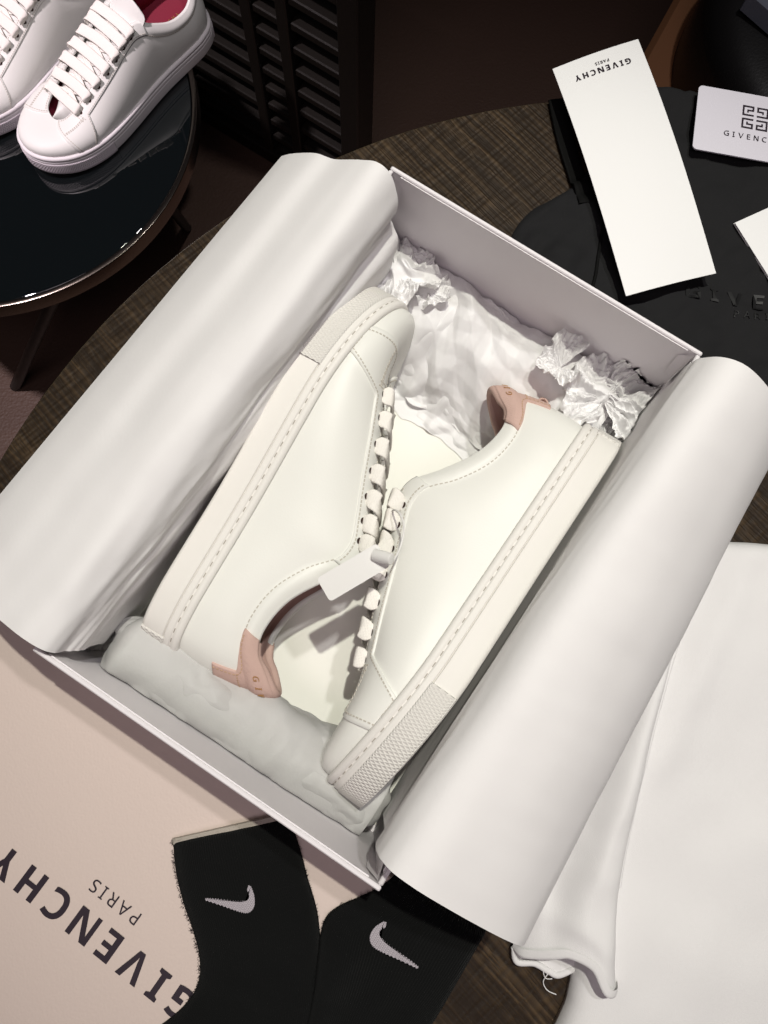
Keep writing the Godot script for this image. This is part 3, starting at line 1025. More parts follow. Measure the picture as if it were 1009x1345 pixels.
func build_paper() -> void:
	var n1 := FastNoiseLite.new(); n1.seed = 31; n1.frequency = 1.0; n1.fractal_octaves = 2
	# left sheet, from the free edge in over the wall and down beside the shoe
	var m := MB.new()
	var far := [[-0.178, 0.098], [-0.168, 0.108], [-0.150, 0.122], [-0.136, 0.127], [-0.120, 0.137], [-0.108, 0.143], [-0.098, 0.141], [-0.091, 0.130], [-0.0895, 0.116], [-0.0935, 0.106], [-0.0900, 0.098], [-0.0868, 0.085], [-0.089, 0.06], [-0.095, 0.02]]
	var near := [[-0.186, 0.100], [-0.176, 0.107], [-0.158, 0.116], [-0.142, 0.122], [-0.128, 0.126], [-0.114, 0.129], [-0.104, 0.128], [-0.098, 0.122], [-0.0955, 0.112], [-0.0945, 0.104], [-0.0935, 0.096], [-0.0935, 0.085], [-0.096, 0.06], [-0.100, 0.02]]
	var zf := [-0.152, -0.152, -0.152, -0.152, -0.153, -0.154, -0.154, -0.152, -0.150, -0.150, -0.150, -0.148, -0.145, -0.14]
	var zn := [0.166, 0.166, 0.167, 0.168, 0.168, 0.168, 0.168, 0.167, 0.165, 0.163, 0.162, 0.160, 0.158, 0.156]
	paper_sheet(m, far, near, zf, zn, 220, 130, func(s: float, t: float) -> Vector3:
		var a := n1.get_noise_2d(s * 3.0, t * 2.2) * 0.0026 * smoothstep(0.05, 0.3, s)
		var b := n1.get_noise_2d(s * 7.0 + t * 2.0 + 5.0, t * 3.0) * 0.0020 * smoothstep(0.45, 0.65, s)
		a += 0.0008 * creases(Vector2(s * 0.22, t * 0.31), 73, 9.0) + 0.0004 * n1.get_noise_2d(s * 2.0 - t * 3.0, t * 8.0 + 20.0)
		b += 0.0009 * creases(Vector2(s * 0.2, t * 0.2), 75, 13.0) * smoothstep(0.5, 0.7, s)
		return Vector3(a * 0.6 + b, a + b * 0.6, 0))
	tag(part("wrapping_sheet", m, M.sheet), "satin white wrapping sheet folded out over the box's left long wall", "wrapping paper", "wrapping sheets folded out of the box")
	# right sheet
	m = MB.new()
	far = [[0.1053, 0.02], [0.1053, 0.08], [0.1049, 0.1], [0.1040, 0.115], [0.1050, 0.128], [0.112, 0.140], [0.122, 0.144], [0.135, 0.141], [0.150, 0.132], [0.166, 0.116], [0.180, 0.094], [0.188, 0.072]]
	near = [[0.1000, 0.02], [0.0995, 0.08], [0.0980, 0.1], [0.0945, 0.117], [0.0945, 0.133], [0.102, 0.146], [0.114, 0.149], [0.130, 0.146], [0.148, 0.1395], [0.166, 0.130], [0.179, 0.119], [0.186, 0.108]]
	zf = [-0.157, -0.158, -0.159, -0.160, -0.161, -0.162, -0.163, -0.164, -0.165, -0.166, -0.167, -0.168]
	zn = [0.152, 0.152, 0.153, 0.154, 0.155, 0.156, 0.156, 0.156, 0.156, 0.156, 0.156, 0.156]
	paper_sheet(m, far, near, zf, zn, 220, 130, func(s: float, t: float) -> Vector3:
		var a := n1.get_noise_2d(s * 2.0 + 11.0, t * 1.6) * 0.0022
		var b := n1.get_noise_2d(s * 9.0 + t * 1.4, t * 2.5 + 3.0) * 0.0010 * smoothstep(0.55, 0.35, s) * smoothstep(0.2, 0.35, s)
		a += 0.0008 * creases(Vector2(s * 0.22, t * 0.31), 71, 9.0) + 0.0005 * n1.get_noise_2d(s * 1.5 + t * 3.0, t * 9.0 + 40.0) * smoothstep(0.3, 0.6, s)
		a *= smoothstep(0.22, 0.40, s)
		return Vector3(b, a + b * 0.5, 0))
	tag(part("wrapping_sheet", m, M.sheet), "satin white wrapping sheet rolled out over the box's right long wall toward the sweatshirt", "wrapping paper", "wrapping sheets folded out of the box")
	# stuffing by the near wall: a smooth soft roll
	m = MB.new()
	var cell := FastNoiseLite.new(); cell.seed = 5; cell.noise_type = FastNoiseLite.TYPE_CELLULAR; cell.frequency = 1.0; cell.cellular_return_type = FastNoiseLite.RETURN_DISTANCE2_SUB
	tissue_roll(m, [Vector3(-0.094, 0.056, 0.1550), Vector3(-0.087, 0.054, 0.1530), Vector3(-0.050, 0.049, 0.1520), Vector3(0.0, 0.042, 0.1525), Vector3(0.045, 0.038, 0.1510), Vector3(0.082, 0.034, 0.1510), Vector3(0.096, 0.030, 0.1520)], [0.006, 0.018, 0.0225, 0.0225, 0.0230, 0.022, 0.012], cell, n1, 0.0, 0.0012, 0.0)
	var flap := []
	var fa := spline([Vector3(-0.093, 0.056, 0.1550), Vector3(-0.050, 0.049, 0.1520), Vector3(0.0, 0.042, 0.1525), Vector3(0.045, 0.038, 0.1510), Vector3(0.094, 0.031, 0.1515)], 200)
	for k in 200:
		var t := k / 199.0
		var row := []
		for c in 30:
			var th := lerpf(-1.05 + 0.22 * n1.get_noise_2d(t * 9.0, 3.0) + 0.10 * creases(Vector2(t, 0.0), 12, 14.0), 1.7 + 0.3 * n1.get_noise_2d(t * 5.0, 9.0), c / 29.0)
			var rr := 0.0245 * smoothstep(-0.06, 0.10, t) + 0.0042 * creases(Vector2(t * 0.11, th * 0.022), 91, 32.0) + 0.0030 * smoothstep(3.0, 0.0, float(c))
			var p: Vector3 = fa[k] + Vector3(0, cos(th) * rr, -sin(th) * rr)
			p.z = clampf(p.z, -0.169, 0.1692)
			row.append(p)
		flap.append(row)
	m.grid(flap)
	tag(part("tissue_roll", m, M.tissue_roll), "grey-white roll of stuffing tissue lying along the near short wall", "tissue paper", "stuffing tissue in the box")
	# crumpled tissue by the far wall: two sheets lying over each other and ruffled tufts at the ends
	var ct := thing("crumpled_tissue", "crumpled white tissue with ruffled ends stuffed along the far short wall", "tissue paper", "stuffing tissue in the box")
	for lay in 2:
		m = MB.new()
		var prof := spline([Vector3(0, 0.054, -0.1675), Vector3(0, 0.0585, -0.158), Vector3(0, 0.056, -0.146), Vector3(0, 0.046, -0.128), Vector3(0, 0.030, -0.109), Vector3(0, 0.016, -0.097), Vector3(0, 0.0095, -0.089)], 130)
		var rows := []
		for k in 220:
			var t := k / 219.0
			var x := lerpf(-0.098, 0.088, t)
			var row := []
			for c in 130:
				var sv := c / 129.0
				var p: Vector3 = prof[c]
				p.x = x
				p.z += 0.10 * x * smoothstep(0.2, 1.0, sv) * 0.6 + 0.006 * n1.get_noise_2d(t * 7.0 + lay * 9.0, 4.0) * (1.0 - sv) - 0.004 * n1.get_noise_2d(t * 5.0, 8.0) * sv
				var dip := 0.012 * smoothstep(0.35, 0.0, absf(t - 0.55)) * (1.0 - sv)
				p.y -= dip * 0.6 + lay * 0.0035
				p.z -= lay * 0.003
				if lay == 1: p.z += 0.016 * sv; p.y = maxf(p.y - 0.010 * sv, 0.0065)
				var ends := smoothstep(0.30, 0.0, t) + smoothstep(0.68, 1.0, t)
				var f := creases(Vector2(x, sv * 0.09), 41 + lay, 30.0) * (0.0070 + 0.0040 * ends)
				var pl := absf(fposmod(sv * 6.0 + 1.6 * n1.get_noise_2d(x * 16.0, sv * 2.0 + lay * 3.0), 1.0) * 2.0 - 1.0)
				f += (pl - 0.5) * 0.010 * ends * ends
				f += n1.get_noise_2d(x * 14.0, sv * 2.0) * 0.0030
				var edge := smoothstep(0.12, 0.0, sv)
				f += edge * creases(Vector2(x, 0.0), 60 + lay, 40.0) * 0.008
				p += Vector3(0.0, 0.85, 0.5) * f
				p.z = maxf(p.z, -0.1690)
				p.y = maxf(p.y, 0.0058)
				row.append(p)
			rows.append(row)
		m.grid(rows)
		part("tissue_sheet", m, M.tissue, ct)
	for q in [[Vector3(-0.083, 0.054, -0.145), 0.034, 0.5, 5.6, 3], [Vector3(-0.060, 0.056, -0.150), 0.020, 0.2, 3.9, 4], [Vector3(0.044, 0.056, -0.150), 0.020, 1.6, 5.0, 5], [Vector3(0.080, 0.054, -0.147), 0.036, 0.6, 5.6, 6], [Vector3(0.094, 0.044, -0.128), 0.028, 0.3, 4.6, 7]]:
		m = MB.new()
		ruffle(m, q[0], q[1], q[2], q[3], q[4])
		part("ruffle", m, M.tissue, ct)

# sharp folds such as crushed paper keeps: crossing ridges of random direction, -1 .. 1
func creases(p: Vector2, seed_: int, freq: float) -> float:
	var sum := 0.0
	var amp := 0.0
	for k in 7:
		var h := fposmod(sin(seed_ * 12.9898 + k * 78.233) * 43758.5453, 1.0)
		var h2 := fposmod(sin(seed_ * 39.425 + k * 17.17) * 24634.6345, 1.0)
		var d := Vector2.from_angle(TAU * h)
		var f := freq * (0.5 + 0.45 * k * (0.6 + 0.4 * h2))
		var bend := 0.25 * sin(p.x * freq * 2.1 + h * 9.0) + 0.25 * sin(p.y * freq * 1.7 + h2 * 9.0)
		var w := absf(fposmod(p.dot(d) * f + h2 * 5.0 + bend, 1.0) * 2.0 - 1.0)
		var a := 1.0 / (1.0 + 0.8 * k)
		sum += (w * 2.0 - 1.0) * a
		amp += a
	return sum / amp

# a bunched fan of thin paper about a gathered centre
func ruffle(m: MB, c: Vector3, rad: float, lift: float, spread: float, seed_: int) -> void:
	var rows := []
	for r in 40:
		var q := r / 39.0
		var row := []
		for a in 240:
			var an := spread * a / 239.0 + seed_ * 1.3
			var rr := rad * q * (0.80 + 0.30 * creases(Vector2(an * 0.3, 0.0), seed_, 3.0))
			var fold := creases(Vector2(an, q * 0.35), seed_ + 20, 1.5)
			var p := c + Vector3(cos(an) * rr, 0.0, sin(an) * rr)
			p.y += rad * (0.45 * lift * q + 0.52 * fold * pow(q, 0.8) + 0.10 * creases(Vector2(an * 2.0, q * 2.0), seed_ + 31, 2.4) * q * 2.2)
			p += Vector3(cos(an + 1.57), 0, sin(an + 1.57)) * (rad * 0.14 * q * creases(Vector2(an, q), seed_ + 45, 1.4))
			p.z = clampf(p.z, -0.1690, 0.169); p.x = clampf(p.x, -0.103, 0.104); p.y = maxf(p.y, 0.007)
			row.append(p)
		rows.append(row)
	m.grid(rows)

func tissue_roll(m: MB, axis: Array, radii: Array, cell: FastNoiseLite, soft: FastNoiseLite, crease: float, wave: float, ruffle: float) -> void:
	var n := 240; var sides := 150
	var A := spline(axis, n); var R := spline(radii, n)
	var rows := []
	for k in n:
		var t := k / (n - 1.0)
		var d: Vector3 = (A[mini(k + 1, n - 1)] - A[maxi(k - 1, 0)]).normalized()
		var a := d.cross(Vector3.UP).normalized(); var b := a.cross(d).normalized()
		var row := []
		var endw := ruffle * (smoothstep(0.24, 0.06, t) + smoothstep(0.68, 0.86, t))
		for s in sides:
			var th := TAU * s / sides
			var dir := a * cos(th) + b * sin(th)
			var p: Vector3 = A[k] + dir * R[k]
			var f: float = cell.get_noise_3d(p.x * 38.0, p.y * 38.0, p.z * 38.0) * crease + cell.get_noise_3d(p.x * 95.0 + 7.0, p.y * 95.0, p.z * 95.0) * crease * 0.35
			if ruffle < 0.5: f += 0.0034 * creases(Vector2(p.x * 0.6, th * 0.022), 91, 32.0) + 0.0014 * soft.get_noise_2d(p.x * 40.0, th * 1.2)
			f += soft.get_noise_3d(p.x * 22.0, p.y * 22.0, p.z * 22.0) * wave
			var ple := absf(fposmod(th * 7.0 / TAU + 0.7 * soft.get_noise_2d(th * 1.5, t * 9.0), 1.0) - 0.5) * 2.0
			f += endw * ((ple - 0.5) * 0.012 + cell.get_noise_3d(p.x * 60.0, p.y * 60.0 + 3.0, p.z * 60.0) * 0.009)
			p += dir * f
			p += d * (endw * soft.get_noise_3d(p.x * 60.0, p.y * 60.0, p.z * 60.0 + 9.0) * 0.010)
			p.y = maxf(p.y, 0.0056 + 0.0004 * sin(th * 9.0))
			p.z = clampf(p.z, -0.1690, 0.1690)
			row.append(p)
		rows.append(row)
	m.grid(rows, true)

func build_cloth() -> void:
	var n1 := FastNoiseLite.new(); n1.seed = 77; n1.frequency = 1.0; n1.fractal_octaves = 3
	var on_lid := func(x: float, z: float) -> float:
		var drop := smoothstep(0.180, 0.196, x)
		return lerpf(0.0553, 0.001, maxf(drop, smoothstep(0.178, 0.150, z)))
	var knit := func(x: float, z: float) -> float: return 0.0012 * n1.get_noise_2d(x * 18.0, z * 18.0)
	# left sock
	var s1 := thing("sock", "black ribbed sock with a pale curved tick, left one lying on the pink lid", "sock", "black socks on the lid")
	var m := MB.new()
	slab(m, v2([[0.0035, 0.2275], [0.014, 0.2395], [0.027, 0.2505], [0.041, 0.2600], [0.051, 0.2680], [0.059, 0.2790], [0.060, 0.2930], [0.052, 0.3150], [0.03, 0.36]]), v2([[0.052, 0.1800], [0.068, 0.1920], [0.080, 0.2020], [0.096, 0.2150], [0.111, 0.2330], [0.124, 0.2500], [0.135, 0.2750], [0.140, 0.3100], [0.13, 0.37]]), 80, 0.0055, on_lid, knit, 40)
	var body := part("sock_body", m, M.sock, s1)
	lint(body, v2([[0.0035, 0.2275], [0.014, 0.2395], [0.027, 0.2505], [0.041, 0.2600], [0.051, 0.2680], [0.059, 0.2790], [0.060, 0.2930]]), on_lid, 260, 1)
	lint(body, v2([[0.052, 0.1800], [0.068, 0.1920], [0.080, 0.2020], [0.096, 0.2150], [0.111, 0.2330]]), on_lid, 220, 2)
	lint(body, v2([[0.0035, 0.2275], [0.028, 0.203], [0.052, 0.1800]]), on_lid, 160, 5, M.sock_rim)
	var swo := PackedVector2Array()
	# the tick: a long tapering tail, a bulging belly and a short hook, with stepped knit borders
	var lower := spline(v2([[-0.0150, 0.0000], [-0.0060, -0.0030], [0.0030, -0.0062], [0.0090, -0.0078], [0.0125, -0.0068], [0.0143, -0.0038], [0.0142, 0.0010], [0.0122, 0.0062]]), 64)
	var upper := spline(v2([[0.0108, 0.0064], [0.0100, 0.0042], [0.0112, 0.0012], [0.0098, -0.0010], [0.0060, -0.0016], [-0.0010, -0.0008], [-0.0090, 0.0004], [-0.0150, 0.0010]]), 64)
	for k in 64: swo.append(lower[k] + Vector2(0, 0.0003 if k % 2 == 0 else -0.0003))
	for k in 64: swo.append(upper[k] + Vector2(0, 0.0003 if k % 2 == 0 else -0.0003))
	m = MB.new()
	var sx := Vector3(0.815, 0, -0.580).normalized(); var sy := Vector3(-0.58, 0, -0.815).normalized()
	badge(m, swo, 0.0004, func(x, y, d): return Vector3(0.0495, 0.0613 + d, 0.2335) + sx * x * 0.94 + sy * y)
	part("tick_mark", m, M.swoosh, body)
	m = MB.new()
	slab(m, v2([[0.0025, 0.2270], [0.0045, 0.2300]]), v2([[0.051, 0.1785], [0.053, 0.1815]]), 6, 0.0040, on_lid, knit, 40, false)
	part("cuff_edge", m, M.sock_rim, s1)
	# right sock
	var s2 := thing("sock", "black ribbed sock with a pale curved tick, right one running under the paper's corner", "sock", "black socks on the lid")
	m = MB.new()
	var over := func(x: float, z: float) -> float: return on_lid.call(x, z) + 0.0050 * smoothstep(0.145, 0.115, x) * smoothstep(0.205, 0.225, z)
	slab(m, v2([[0.130, 0.1560], [0.1170, 0.1860], [0.1040, 0.2050], [0.1010, 0.2160], [0.108, 0.2320], [0.117, 0.2500], [0.124, 0.2750], [0.125, 0.33]]), v2([[0.186, 0.1280], [0.191, 0.1480], [0.193, 0.1680], [0.193, 0.1850], [0.190, 0.2030], [0.184, 0.2260], [0.177, 0.2500], [0.165, 0.33]]), 80, 0.0055, over, knit, 48)
	body = part("sock_body", m, M.sock, s2)
	lint(body, v2([[0.1170, 0.1860], [0.1040, 0.2050], [0.1010, 0.2160]]), over, 140, 3)
	lint(body, v2([[0.1010, 0.2160], [0.108, 0.2320], [0.117, 0.2500]]), over, 60, 8)
	m = MB.new()
	sx = Vector3(-0.985, 0, -0.10).normalized(); sy = Vector3(-0.13, 0, -0.99).normalized()
	var mirrored := PackedVector2Array()
	for p in swo: mirrored.append(Vector2(p.x, p.y))
	badge(m, mirrored, 0.0004, func(x, y, d): return Vector3(0.1420, 0.0613 + d, 0.2045) + Vector3(-0.99, 0, -0.05) * x * 1.1 + Vector3(0.05, 0, -0.99) * (y + 0.10 * x))
	part("tick_mark", m, M.swoosh, body)
	# sweatshirt
	var sw := thing("sweatshirt", "white fleece sweatshirt lying flat with its sleeve folded down beside the box", "sweatshirt")
	var fold := func(x: float, z: float) -> float:
		return 0.007 * n1.get_noise_2d(x * 7.0, z * 5.0) + 0.0022 * creases(Vector2(x * 0.8, z * 0.5), 15, 7.0) + 0.0035 * exp(-pow((x - 0.232 - 0.10 * (z + 0.03)) / 0.010, 2.0)) * smoothstep(0.08, 0.0, z)
	var table := func(_x, _z) -> float: return 0.0008
	m = MB.new()
	slab(m, v2([[0.170, -0.1060], [0.180, -0.060], [0.195, 0.0], [0.212, 0.06], [0.230, 0.11], [0.246, 0.150], [0.259, 0.178], [0.263, 0.205], [0.265, 0.30]]), v2([[0.360, -0.215], [0.43, -0.17], [0.455, -0.10], [0.465, -0.03], [0.47, 0.04], [0.475, 0.10], [0.48, 0.15], [0.48, 0.22], [0.47, 0.31]]), 110, 0.020, table, fold, 60, true, 14.0)
	part("body", m, M.fleece, sw)
	var sl_g := func(x: float, z: float) -> float: return 0.0010 + 0.0195 * smoothstep(0.190 + 0.35 * maxf(z, 0.0) * 0.5, 0.215 + 0.35 * maxf(z, 0.0) * 0.5, x)
	var sl_f := func(x: float, z: float) -> float: return 0.004 * n1.get_noise_2d(x * 14.0 + 4.0, z * 11.0) + 0.003 * exp(-pow((z - 0.140 + 0.2 * (x - 0.23)) / 0.005, 2.0))
	m = MB.new()
	var sl_l := [[0.140, -0.118], [0.146, -0.05], [0.158, 0.02], [0.176, 0.08], [0.192, 0.125], [0.2005, 0.150], [0.2060, 0.1665]]
	var sl_r := [[0.188, -0.100], [0.2045, -0.060], [0.2140, -0.015], [0.2280, 0.040], [0.2450, 0.098], [0.2600, 0.135], [0.2720, 0.1570]]
	var hem := spline([Vector3(0.2175, 0.0080, 0.1770), Vector3(0.2215, 0.014, 0.1770), Vector3(0.2275, 0.020, 0.1720), Vector3(0.2345, 0.026, 0.1650), Vector3(0.2410, 0.030, 0.1590), Vector3(0.2550, 0.0335, 0.1570), Vector3(0.2675, 0.0335, 0.1645), Vector3(0.2735, 0.0290, 0.1620), Vector3(0.2750, 0.0190, 0.1560)], 60)
	var LL := spline(v2(sl_l), 90); var RR := spline(v2(sl_r), 90)
	var rows := []
	for k in 90:
		var row := []
		var t := k / 89.0
		for c in 60:
			var q := 0.5 - 0.5 * cos(PI * c / 59.0)
			var w: Vector2 = LL[k].lerp(RR[k], q)
			var h := pow(maxf(0.0, 1.0 - pow(absf(2.0 * q - 1.0), 5.0)), 0.45)
			var p := Vector3(w.x, sl_g.call(w.x, w.y) + (0.0165 + sl_f.call(w.x, w.y)) * h, w.y)
			p = p.lerp(hem[c], smoothstep(0.72, 1.0, t))
			row.append(p)
		rows.append(row)
	m.grid(rows)
	var sleeve := part("sleeve", m, M.fleece, sw)
	m = MB.new()
	var band := []
	for q in [[0.0, 0.0], [0.0012, 0.0005], [0.0022, -0.0003], [0.0020, -0.0016], [0.0003, -0.0022], [-0.003, -0.002]]:
		var row := []
		for k in 60:
			var tg: Vector3 = (hem[mini(k + 1, 59)] - hem[maxi(k - 1, 0)]).normalized()
			var out := Vector3(0.35, -0.1, 0.93)
			out = (out - tg * tg.dot(out)).normalized()
			var tp := clampf((59 - k) / 9.0, 0.0, 1.0)
			row.append(hem[k] + (out * q[0] + out.cross(tg).normalized() * -q[1]) * tp)
		band.append(row)
	m.grid(band)
	part("hem", m, M.fleece, sleeve)
	m = MB.new()
	var low := spline([Vector3(0.2175, 0.0075, 0.1780), Vector3(0.2240, 0.0055, 0.1845), Vector3(0.2340, 0.0048, 0.1795), Vector3(0.2440, 0.0048, 0.1785), Vector3(0.2500, 0.0055, 0.1770), Vector3(0.2560, 0.0070, 0.1680)], 40)
	var back := spline([Vector3(0.2100, 0.0075, 0.1640), Vector3(0.2250, 0.0065, 0.1560), Vector3(0.2550, 0.0150, 0.1500)], 40)
	m.grid([back, low])
	m.tube(low, 0.0021, 10)
	part("lower_hem", m, M.fleece, sleeve)
	m = MB.new()
	m.tube(spline([Vector3(0.2440, 0.0060, 0.1800), Vector3(0.2450, 0.0030, 0.1860), Vector3(0.2500, 0.0020, 0.1890), Vector3(0.2560, 0.0024, 0.1880)], 16), 0.00035, 5)
	m.tube(spline([Vector3(0.2400, 0.0060, 0.1795), Vector3(0.2440, 0.0055, 0.1830), Vector3(0.2480, 0.0055, 0.1810)], 10), 0.0003, 5)
	part("loose_thread", m, M.fleece, sleeve)
	var seam := MB.new()
	var sp := []
	for q in spline(v2(sl_r), 50).slice(2, 36): sp.append(Vector3(q.x + 0.0012, 0.0215 + fold.call(q.x, q.y), q.y))
	seam.tube(sp, 0.0012, 6)
	part("armhole_seam", seam, M.fleece, sw)

# short stray fibres along a knitted border
func lint(parent: Node, border: Array, ground: Callable, n: int, seed_: int, m_: Material = null) -> void:
	var rng := RandomNumberGenerator.new(); rng.seed = seed_
	var line := spline(border, 200)
	var m := MB.new()
	for k in n:
		var q: Vector2 = line[rng.randi_range(0, 199)]
		var a := rng.randf() * TAU
		var y: float = ground.call(q.x, q.y) + rng.randf_range(0.0006, 0.0042)
		var p := Vector3(q.x, y, q.y)
		var d := Vector3(cos(a), rng.randf_range(-0.2, 0.5), sin(a)) * rng.randf_range(0.0006, 0.0016)
		var w := Vector3(-sin(a), 0, cos(a)) * 0.00013
		var up := Vector3(0, 0.0002, 0)
		m.quad(p - w, p + w, p + d + w * 0.4, p + d - w * 0.4)
		m.quad(p, p + up, p + d + up, p + d)
	stuff(part("lint", m, m_ if m_ else M.sock, parent))

func build_cards() -> void:
	var n1 := FastNoiseLite.new(); n1.seed = 9; n1.frequency = 1.0; n1.fractal_octaves = 3
	# dust bag
	var bag := thing("dust_bag", "black cloth dust bag lying flat on the table beneath the white cards", "bag")
	var g := func(x: float, z: float) -> float:
		var d := Vector2(x - 0.2707, z - 0.0278).length()
		return 0.0008 - 0.09 * smoothstep(0.528, 0.60, d)
	var wr := func(x: float, z: float) -> float: return 0.0055 * n1.get_noise_2d(x * 9.0, z * 14.0) + 0.0070 * absf(n1.get_noise_2d(x * 23.0 + 4.0, z * 9.0))
	var m := MB.new()
	slab(m, v2([[-0.030, -0.190], [-0.0385, -0.235], [-0.0425, -0.2560], [-0.0400, -0.2760], [-0.0320, -0.2930], [-0.0235, -0.3150], [-0.0215, -0.350], [-0.0235, -0.390], [-0.0250, -0.4240]]), v2([[0.180, -0.230], [0.190, -0.260], [0.200, -0.29], [0.205, -0.32], [0.21, -0.35], [0.21, -0.38], [0.20, -0.42], [0.18, -0.46], [0.15, -0.500]]), 110, 0.0060, g, wr, 64, true, 12.0)
	var cloth := part("cloth", m, M.bag, bag)
	var bag_y := func(x: float, z: float) -> float: return g.call(x, z) + 0.0060 + wr.call(x, z)
	m = MB.new()
	var r := Vector2(0.917, -0.40).normalized(); var u := Vector2(-0.40, -0.917).normalized()
	lettering(m, "GIVENCHY", true, 0.0120, 0.0075, func(x: float, y: float, d: float) -> Vector3:
		var q := Vector2(0.156, -0.302) + r * x + u * y
		return Vector3(q.x, bag_y.call(q.x, q.y) + 0.0009 + d * 0.5, q.y), 1.15)
	lettering(m, "PARIS", false, 0.0058, 0.0030, func(x: float, y: float, d: float) -> Vector3:
		var q := Vector2(0.1475, -0.2885) + r * x + u * y
		return Vector3(q.x, bag_y.call(q.x, q.y) + 0.0009 + d * 0.5, q.y), 1.05)
	part("lettering", m, M.bag_print, cloth)
	m = MB.new()
	var path := []; var wd := []
	for q in spline(v2([[-0.0740, -0.3720], [-0.0500, -0.3450], [-0.0210, -0.3170], [-0.0060, -0.300]]), 24):
		path.append(Vector3(q.x, maxf(0.0035, bag_y.call(q.x, q.y) if q.x > -0.02 else 0.0035), q.y)); wd.append(Vector3(0.68, 0, -0.73))
	m.ribbon(path, wd, 0.014, 0.0022)
	part("ribbon_tie", m, M.cord, bag)
	m = MB.new()
	path = []
	for q in spline(v2([[0.0, -0.318], [0.0160, -0.285], [0.0270, -0.2580], [0.0330, -0.2400], [0.0385, -0.2150]]), 30): path.append(Vector3(q.x, bag_y.call(q.x, q.y) + 0.0010, q.y))
	m.tube(path, 0.0013, 8)
	part("drawstring", m, M.cord, bag)
	# long white card, bowed, lying over table and bag
	var card := thing("long_card", "long blank white card with upside-down black lettering at its far end", "card")
	var A := Vector3(-0.0825, 0.038, -0.3685); var B := Vector3(-0.0405, 0.038, -0.4290)
	var C := Vector3(0.1010, 0.022, -0.2935); var D := Vector3(0.0545, 0.022, -0.2400)
	A = Vector3(-0.0865, 0.026, -0.3772); B = Vector3(-0.0440, 0.028, -0.4380)
	C = Vector3(0.1035, 0.021, -0.2965); D = Vector3(0.0565, 0.021, -0.2425)
	var card_at := func(x: float, y: float, d: float) -> Vector3:   # x 0..1 across, y 0..1 from the near end to the far end
		var p: Vector3 = D.lerp(C, x).lerp(A.lerp(B, x), y)
		p.y += 0.006 * sin(PI * y) * 0.5 - 0.004 * pow(y, 3.0) + 0.0015 * sin(PI * x) + d
		return p
	m = MB.new()
	for lay in [0.0005, 0.0]:
		var rows := []
		for k in 30:
			var row := []
			for c in 10: row.append(card_at.call(c / 9.0, k / 29.0, lay))
			rows.append(row)
		m.grid(rows)
	var rim := []
	for lay in [0.0005, 0.0]:
		var row := []
		for k in 12: row.append(card_at.call(k / 12.0, 0.0, lay))
		for k in 12: row.append(card_at.call(1.0, k / 12.0, lay))
		for k in 12: row.append(card_at.call(1.0 - k / 12.0, 1.0, lay))
		for k in 12: row.append(card_at.call(0.0, 1.0 - k / 12.0, lay))
		rim.append(row)
	m.grid(rim, true)
	var sheet := part("card_sheet", m, M.card, card)
	m = MB.new()
	lettering(m, "GIVENCHY", true, 0.0049, 0.0021, func(x: float, y: float, d: float) -> Vector3: return card_at.call(0.505 - x / 0.073, 0.928 - y / 0.197, 0.0007 + d), 1.12)
	lettering(m, "PARIS", false, 0.0026, 0.0008, func(x: float, y: float, d: float) -> Vector3: return card_at.call(0.52 - x / 0.073, 0.955 - y / 0.197, 0.0007 + d), 1.05)
	part("lettering", m, M.ink, sheet)
	# plastic card with the four-sign emblem
	var pc := thing("plastic_card", "glossy lilac-white rounded plastic card with a square black emblem", "card")
	var o := Vector3(0.0640, 0.0175, -0.4260)
	var ex := Vector3(0.892, 0.0, -0.4515).normalized() 
	var ez := Vector3(0.355, 0.0, 0.935).normalized()
	ex = Vector3(0.920, 0, -0.392).normalized(); ez = Vector3(0.392, 0, 0.920).normalized()
	var hw := 0.0455; var hh := 0.0290
	o = Vector3(0.0272, 0.0165, -0.4095) + ex * hw
	var poly := PackedVector2Array()
	for q in [[1, 1, 0.0], [-1, 1, 0.5], [-1, -1, 1.0], [1, -1, 1.5]]:
		for k in 7:
			var an: float = PI * q[2] + PI / 2 * k / 6.0
			poly.append(Vector2(q[0] * (hw - 0.0035) + cos(an) * 0.0035, q[1] * (hh - 0.0035) + sin(an) * 0.0035))
	var pc_at := func(x: float, y: float, d: float) -> Vector3: return o + ex * x - ez * y + Vector3(0, d, 0)
	m = MB.new()
	badge(m, poly, 0.0011, pc_at)
	var ix := Geometry2D.triangulate_polygon(poly)
	var k0 := m.v.size()
	for p in poly: m.add(pc_at.call(p.x, p.y, 0.0))
	for t in ix: m.i.append(k0 + t)
	var plate := part("card_plate", m, M.plastic_card, pc)
	m = MB.new()
	# four square-cut spiral signs turned about the middle
	for sx in [-1, 1]:
		for sy in [-1, 1]:
			for b in [[0.0012, 0.0103, 0.0012, 0.0026], [0.0089, 0.0103, 0.0026, 0.0103], [0.0012, 0.0089, 0.0089, 0.0103], [0.0012, 0.0026, 0.0056, 0.0089], [0.0026, 0.0066, 0.0056, 0.0069], [0.0054, 0.0066, 0.0042, 0.0056]]:
				var q := PackedVector2Array([Vector2(sx * b[0], sy * b[2]), Vector2(sx * b[1], sy * b[2]), Vector2(sx * b[1], sy * b[3]), Vector2(sx * b[0], sy * b[3])])
				badge(m, q, 0.0002, func(x, y, d): return pc_at.call(x + 0.0010, y + 0.0075, 0.0012 + d))
	part("emblem", m, M.ink, plate)
	m = MB.new()
	lettering(m, "GIVENCHY", false, 0.0044, 0.0028, func(x: float, y: float, d: float) -> Vector3: return pc_at.call(x + 0.0010, y - 0.0125, 0.0013 + d), 1.15)
	part("lettering", m, M.ink, plate)
	# small folded card at the right edge
	m = MB.new()
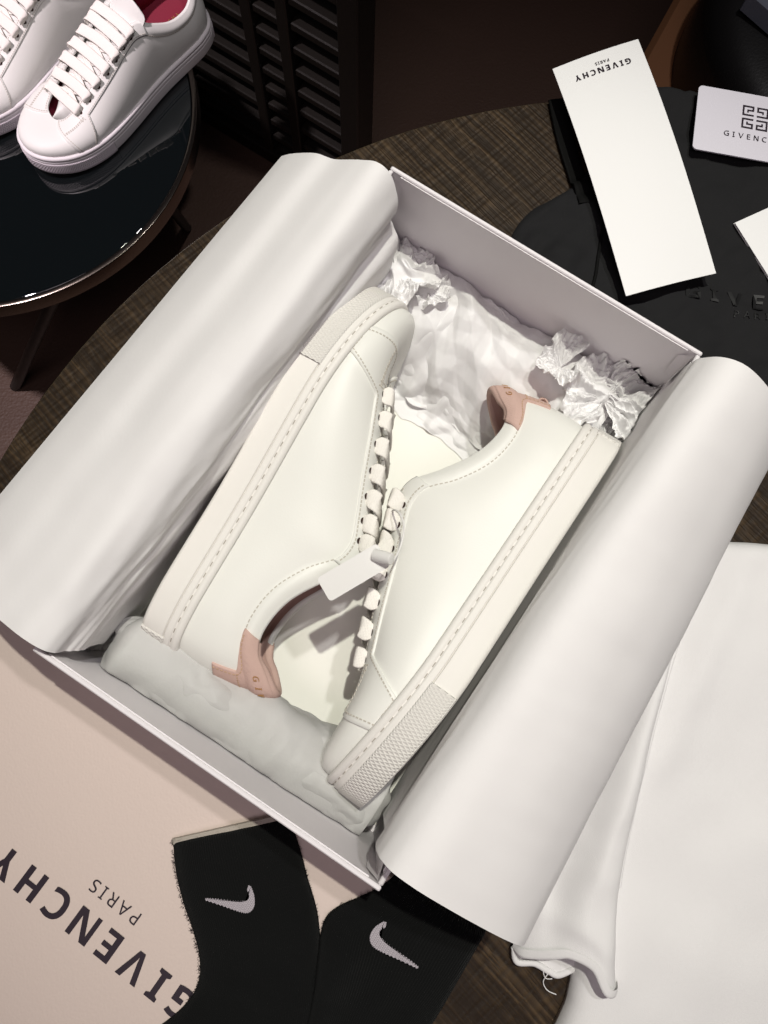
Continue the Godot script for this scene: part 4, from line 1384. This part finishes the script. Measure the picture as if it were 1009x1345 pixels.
	var fx := Vector3(0.512, 0, -0.859).normalized(); var fz := Vector3(0.859, 0, 0.512).normalized()
	for lay in 2:
		m.box(Vector3(0.0965, 0.0105 + lay * 0.0016, -0.3495) + fx * 0.045 + fz * (0.030 + lay * 0.0004), Vector3(0.09, 0.0007, 0.060), Basis(fx, Vector3.UP, fx.cross(Vector3.UP)))
	tag(part("folded_card", m, M.card), "small blank folded white card on the black bag, cut by the right picture edge", "card")

func build_glass_table() -> void:
	var t := thing("glass_side_table", "low round side table with black glass top and bronze metal ring", "side table")
	var c := Vector2(-0.7630, -0.2338); var r := 0.2794; var y0 := -0.35
	var m := MB.new()
	var rows := []
	for q in [[0.0, 0.0], [r - 0.010, 0.0], [r - 0.0085, -0.0015], [r - 0.0085, -0.008], [0.0, -0.008]]:
		var row := []
		for k in 128: row.append(Vector3(c.x + cos(TAU * k / 128) * q[0], y0 + q[1], c.y + sin(TAU * k / 128) * q[0]))
		rows.append(row)
	m.grid(rows, true)
	part("glass_top", m, M.black_glass, t)
	m = MB.new()
	rows = []
	for q in [[r - 0.0075, -0.010], [r - 0.0075, 0.0015], [r - 0.0065, 0.0028], [r - 0.001, 0.0028], [r, 0.0015], [r, -0.021], [r - 0.001, -0.0225], [r - 0.006, -0.0225], [r - 0.0075, -0.021], [r - 0.0075, -0.010]]:
		var row := []
		for k in 128: row.append(Vector3(c.x + cos(TAU * k / 128) * q[0], y0 + q[1], c.y + sin(TAU * k / 128) * q[0]))
		rows.append(row)
	m.grid(rows, true)
	part("metal_ring", m, M.bronze, t)
	for q in [[-0.524, -0.107, -0.734, 0.018], [-0.512, -0.286, -0.668, -0.402], [-0.99, -0.36, -0.80, -0.47], [-0.92, -0.02, -1.0, -0.15]]:
		m = MB.new()
		var top := Vector3(lerpf(q[0], c.x, 0.08), y0 - 0.012, lerpf(q[1], c.y, 0.08))
		var foot := Vector3(q[2], -0.7495, q[3])
		m.tube([top, top.lerp(foot, 0.5), foot], 0.009, 8)
		part("leg", m, M.dark_metal, t)
	m = MB.new()
	rows = []
	for q in [[r - 0.09, -0.06], [r - 0.08, -0.06], [r - 0.08, -0.075], [r - 0.09, -0.075], [r - 0.09, -0.06]]:
		var row := []
		for k in 64: row.append(Vector3(c.x + cos(TAU * k / 64) * q[0], y0 + q[1], c.y + sin(TAU * k / 64) * q[0]))
		rows.append(row)
	m.grid(rows, true)
	part("stretcher_ring", m, M.dark_metal, t)
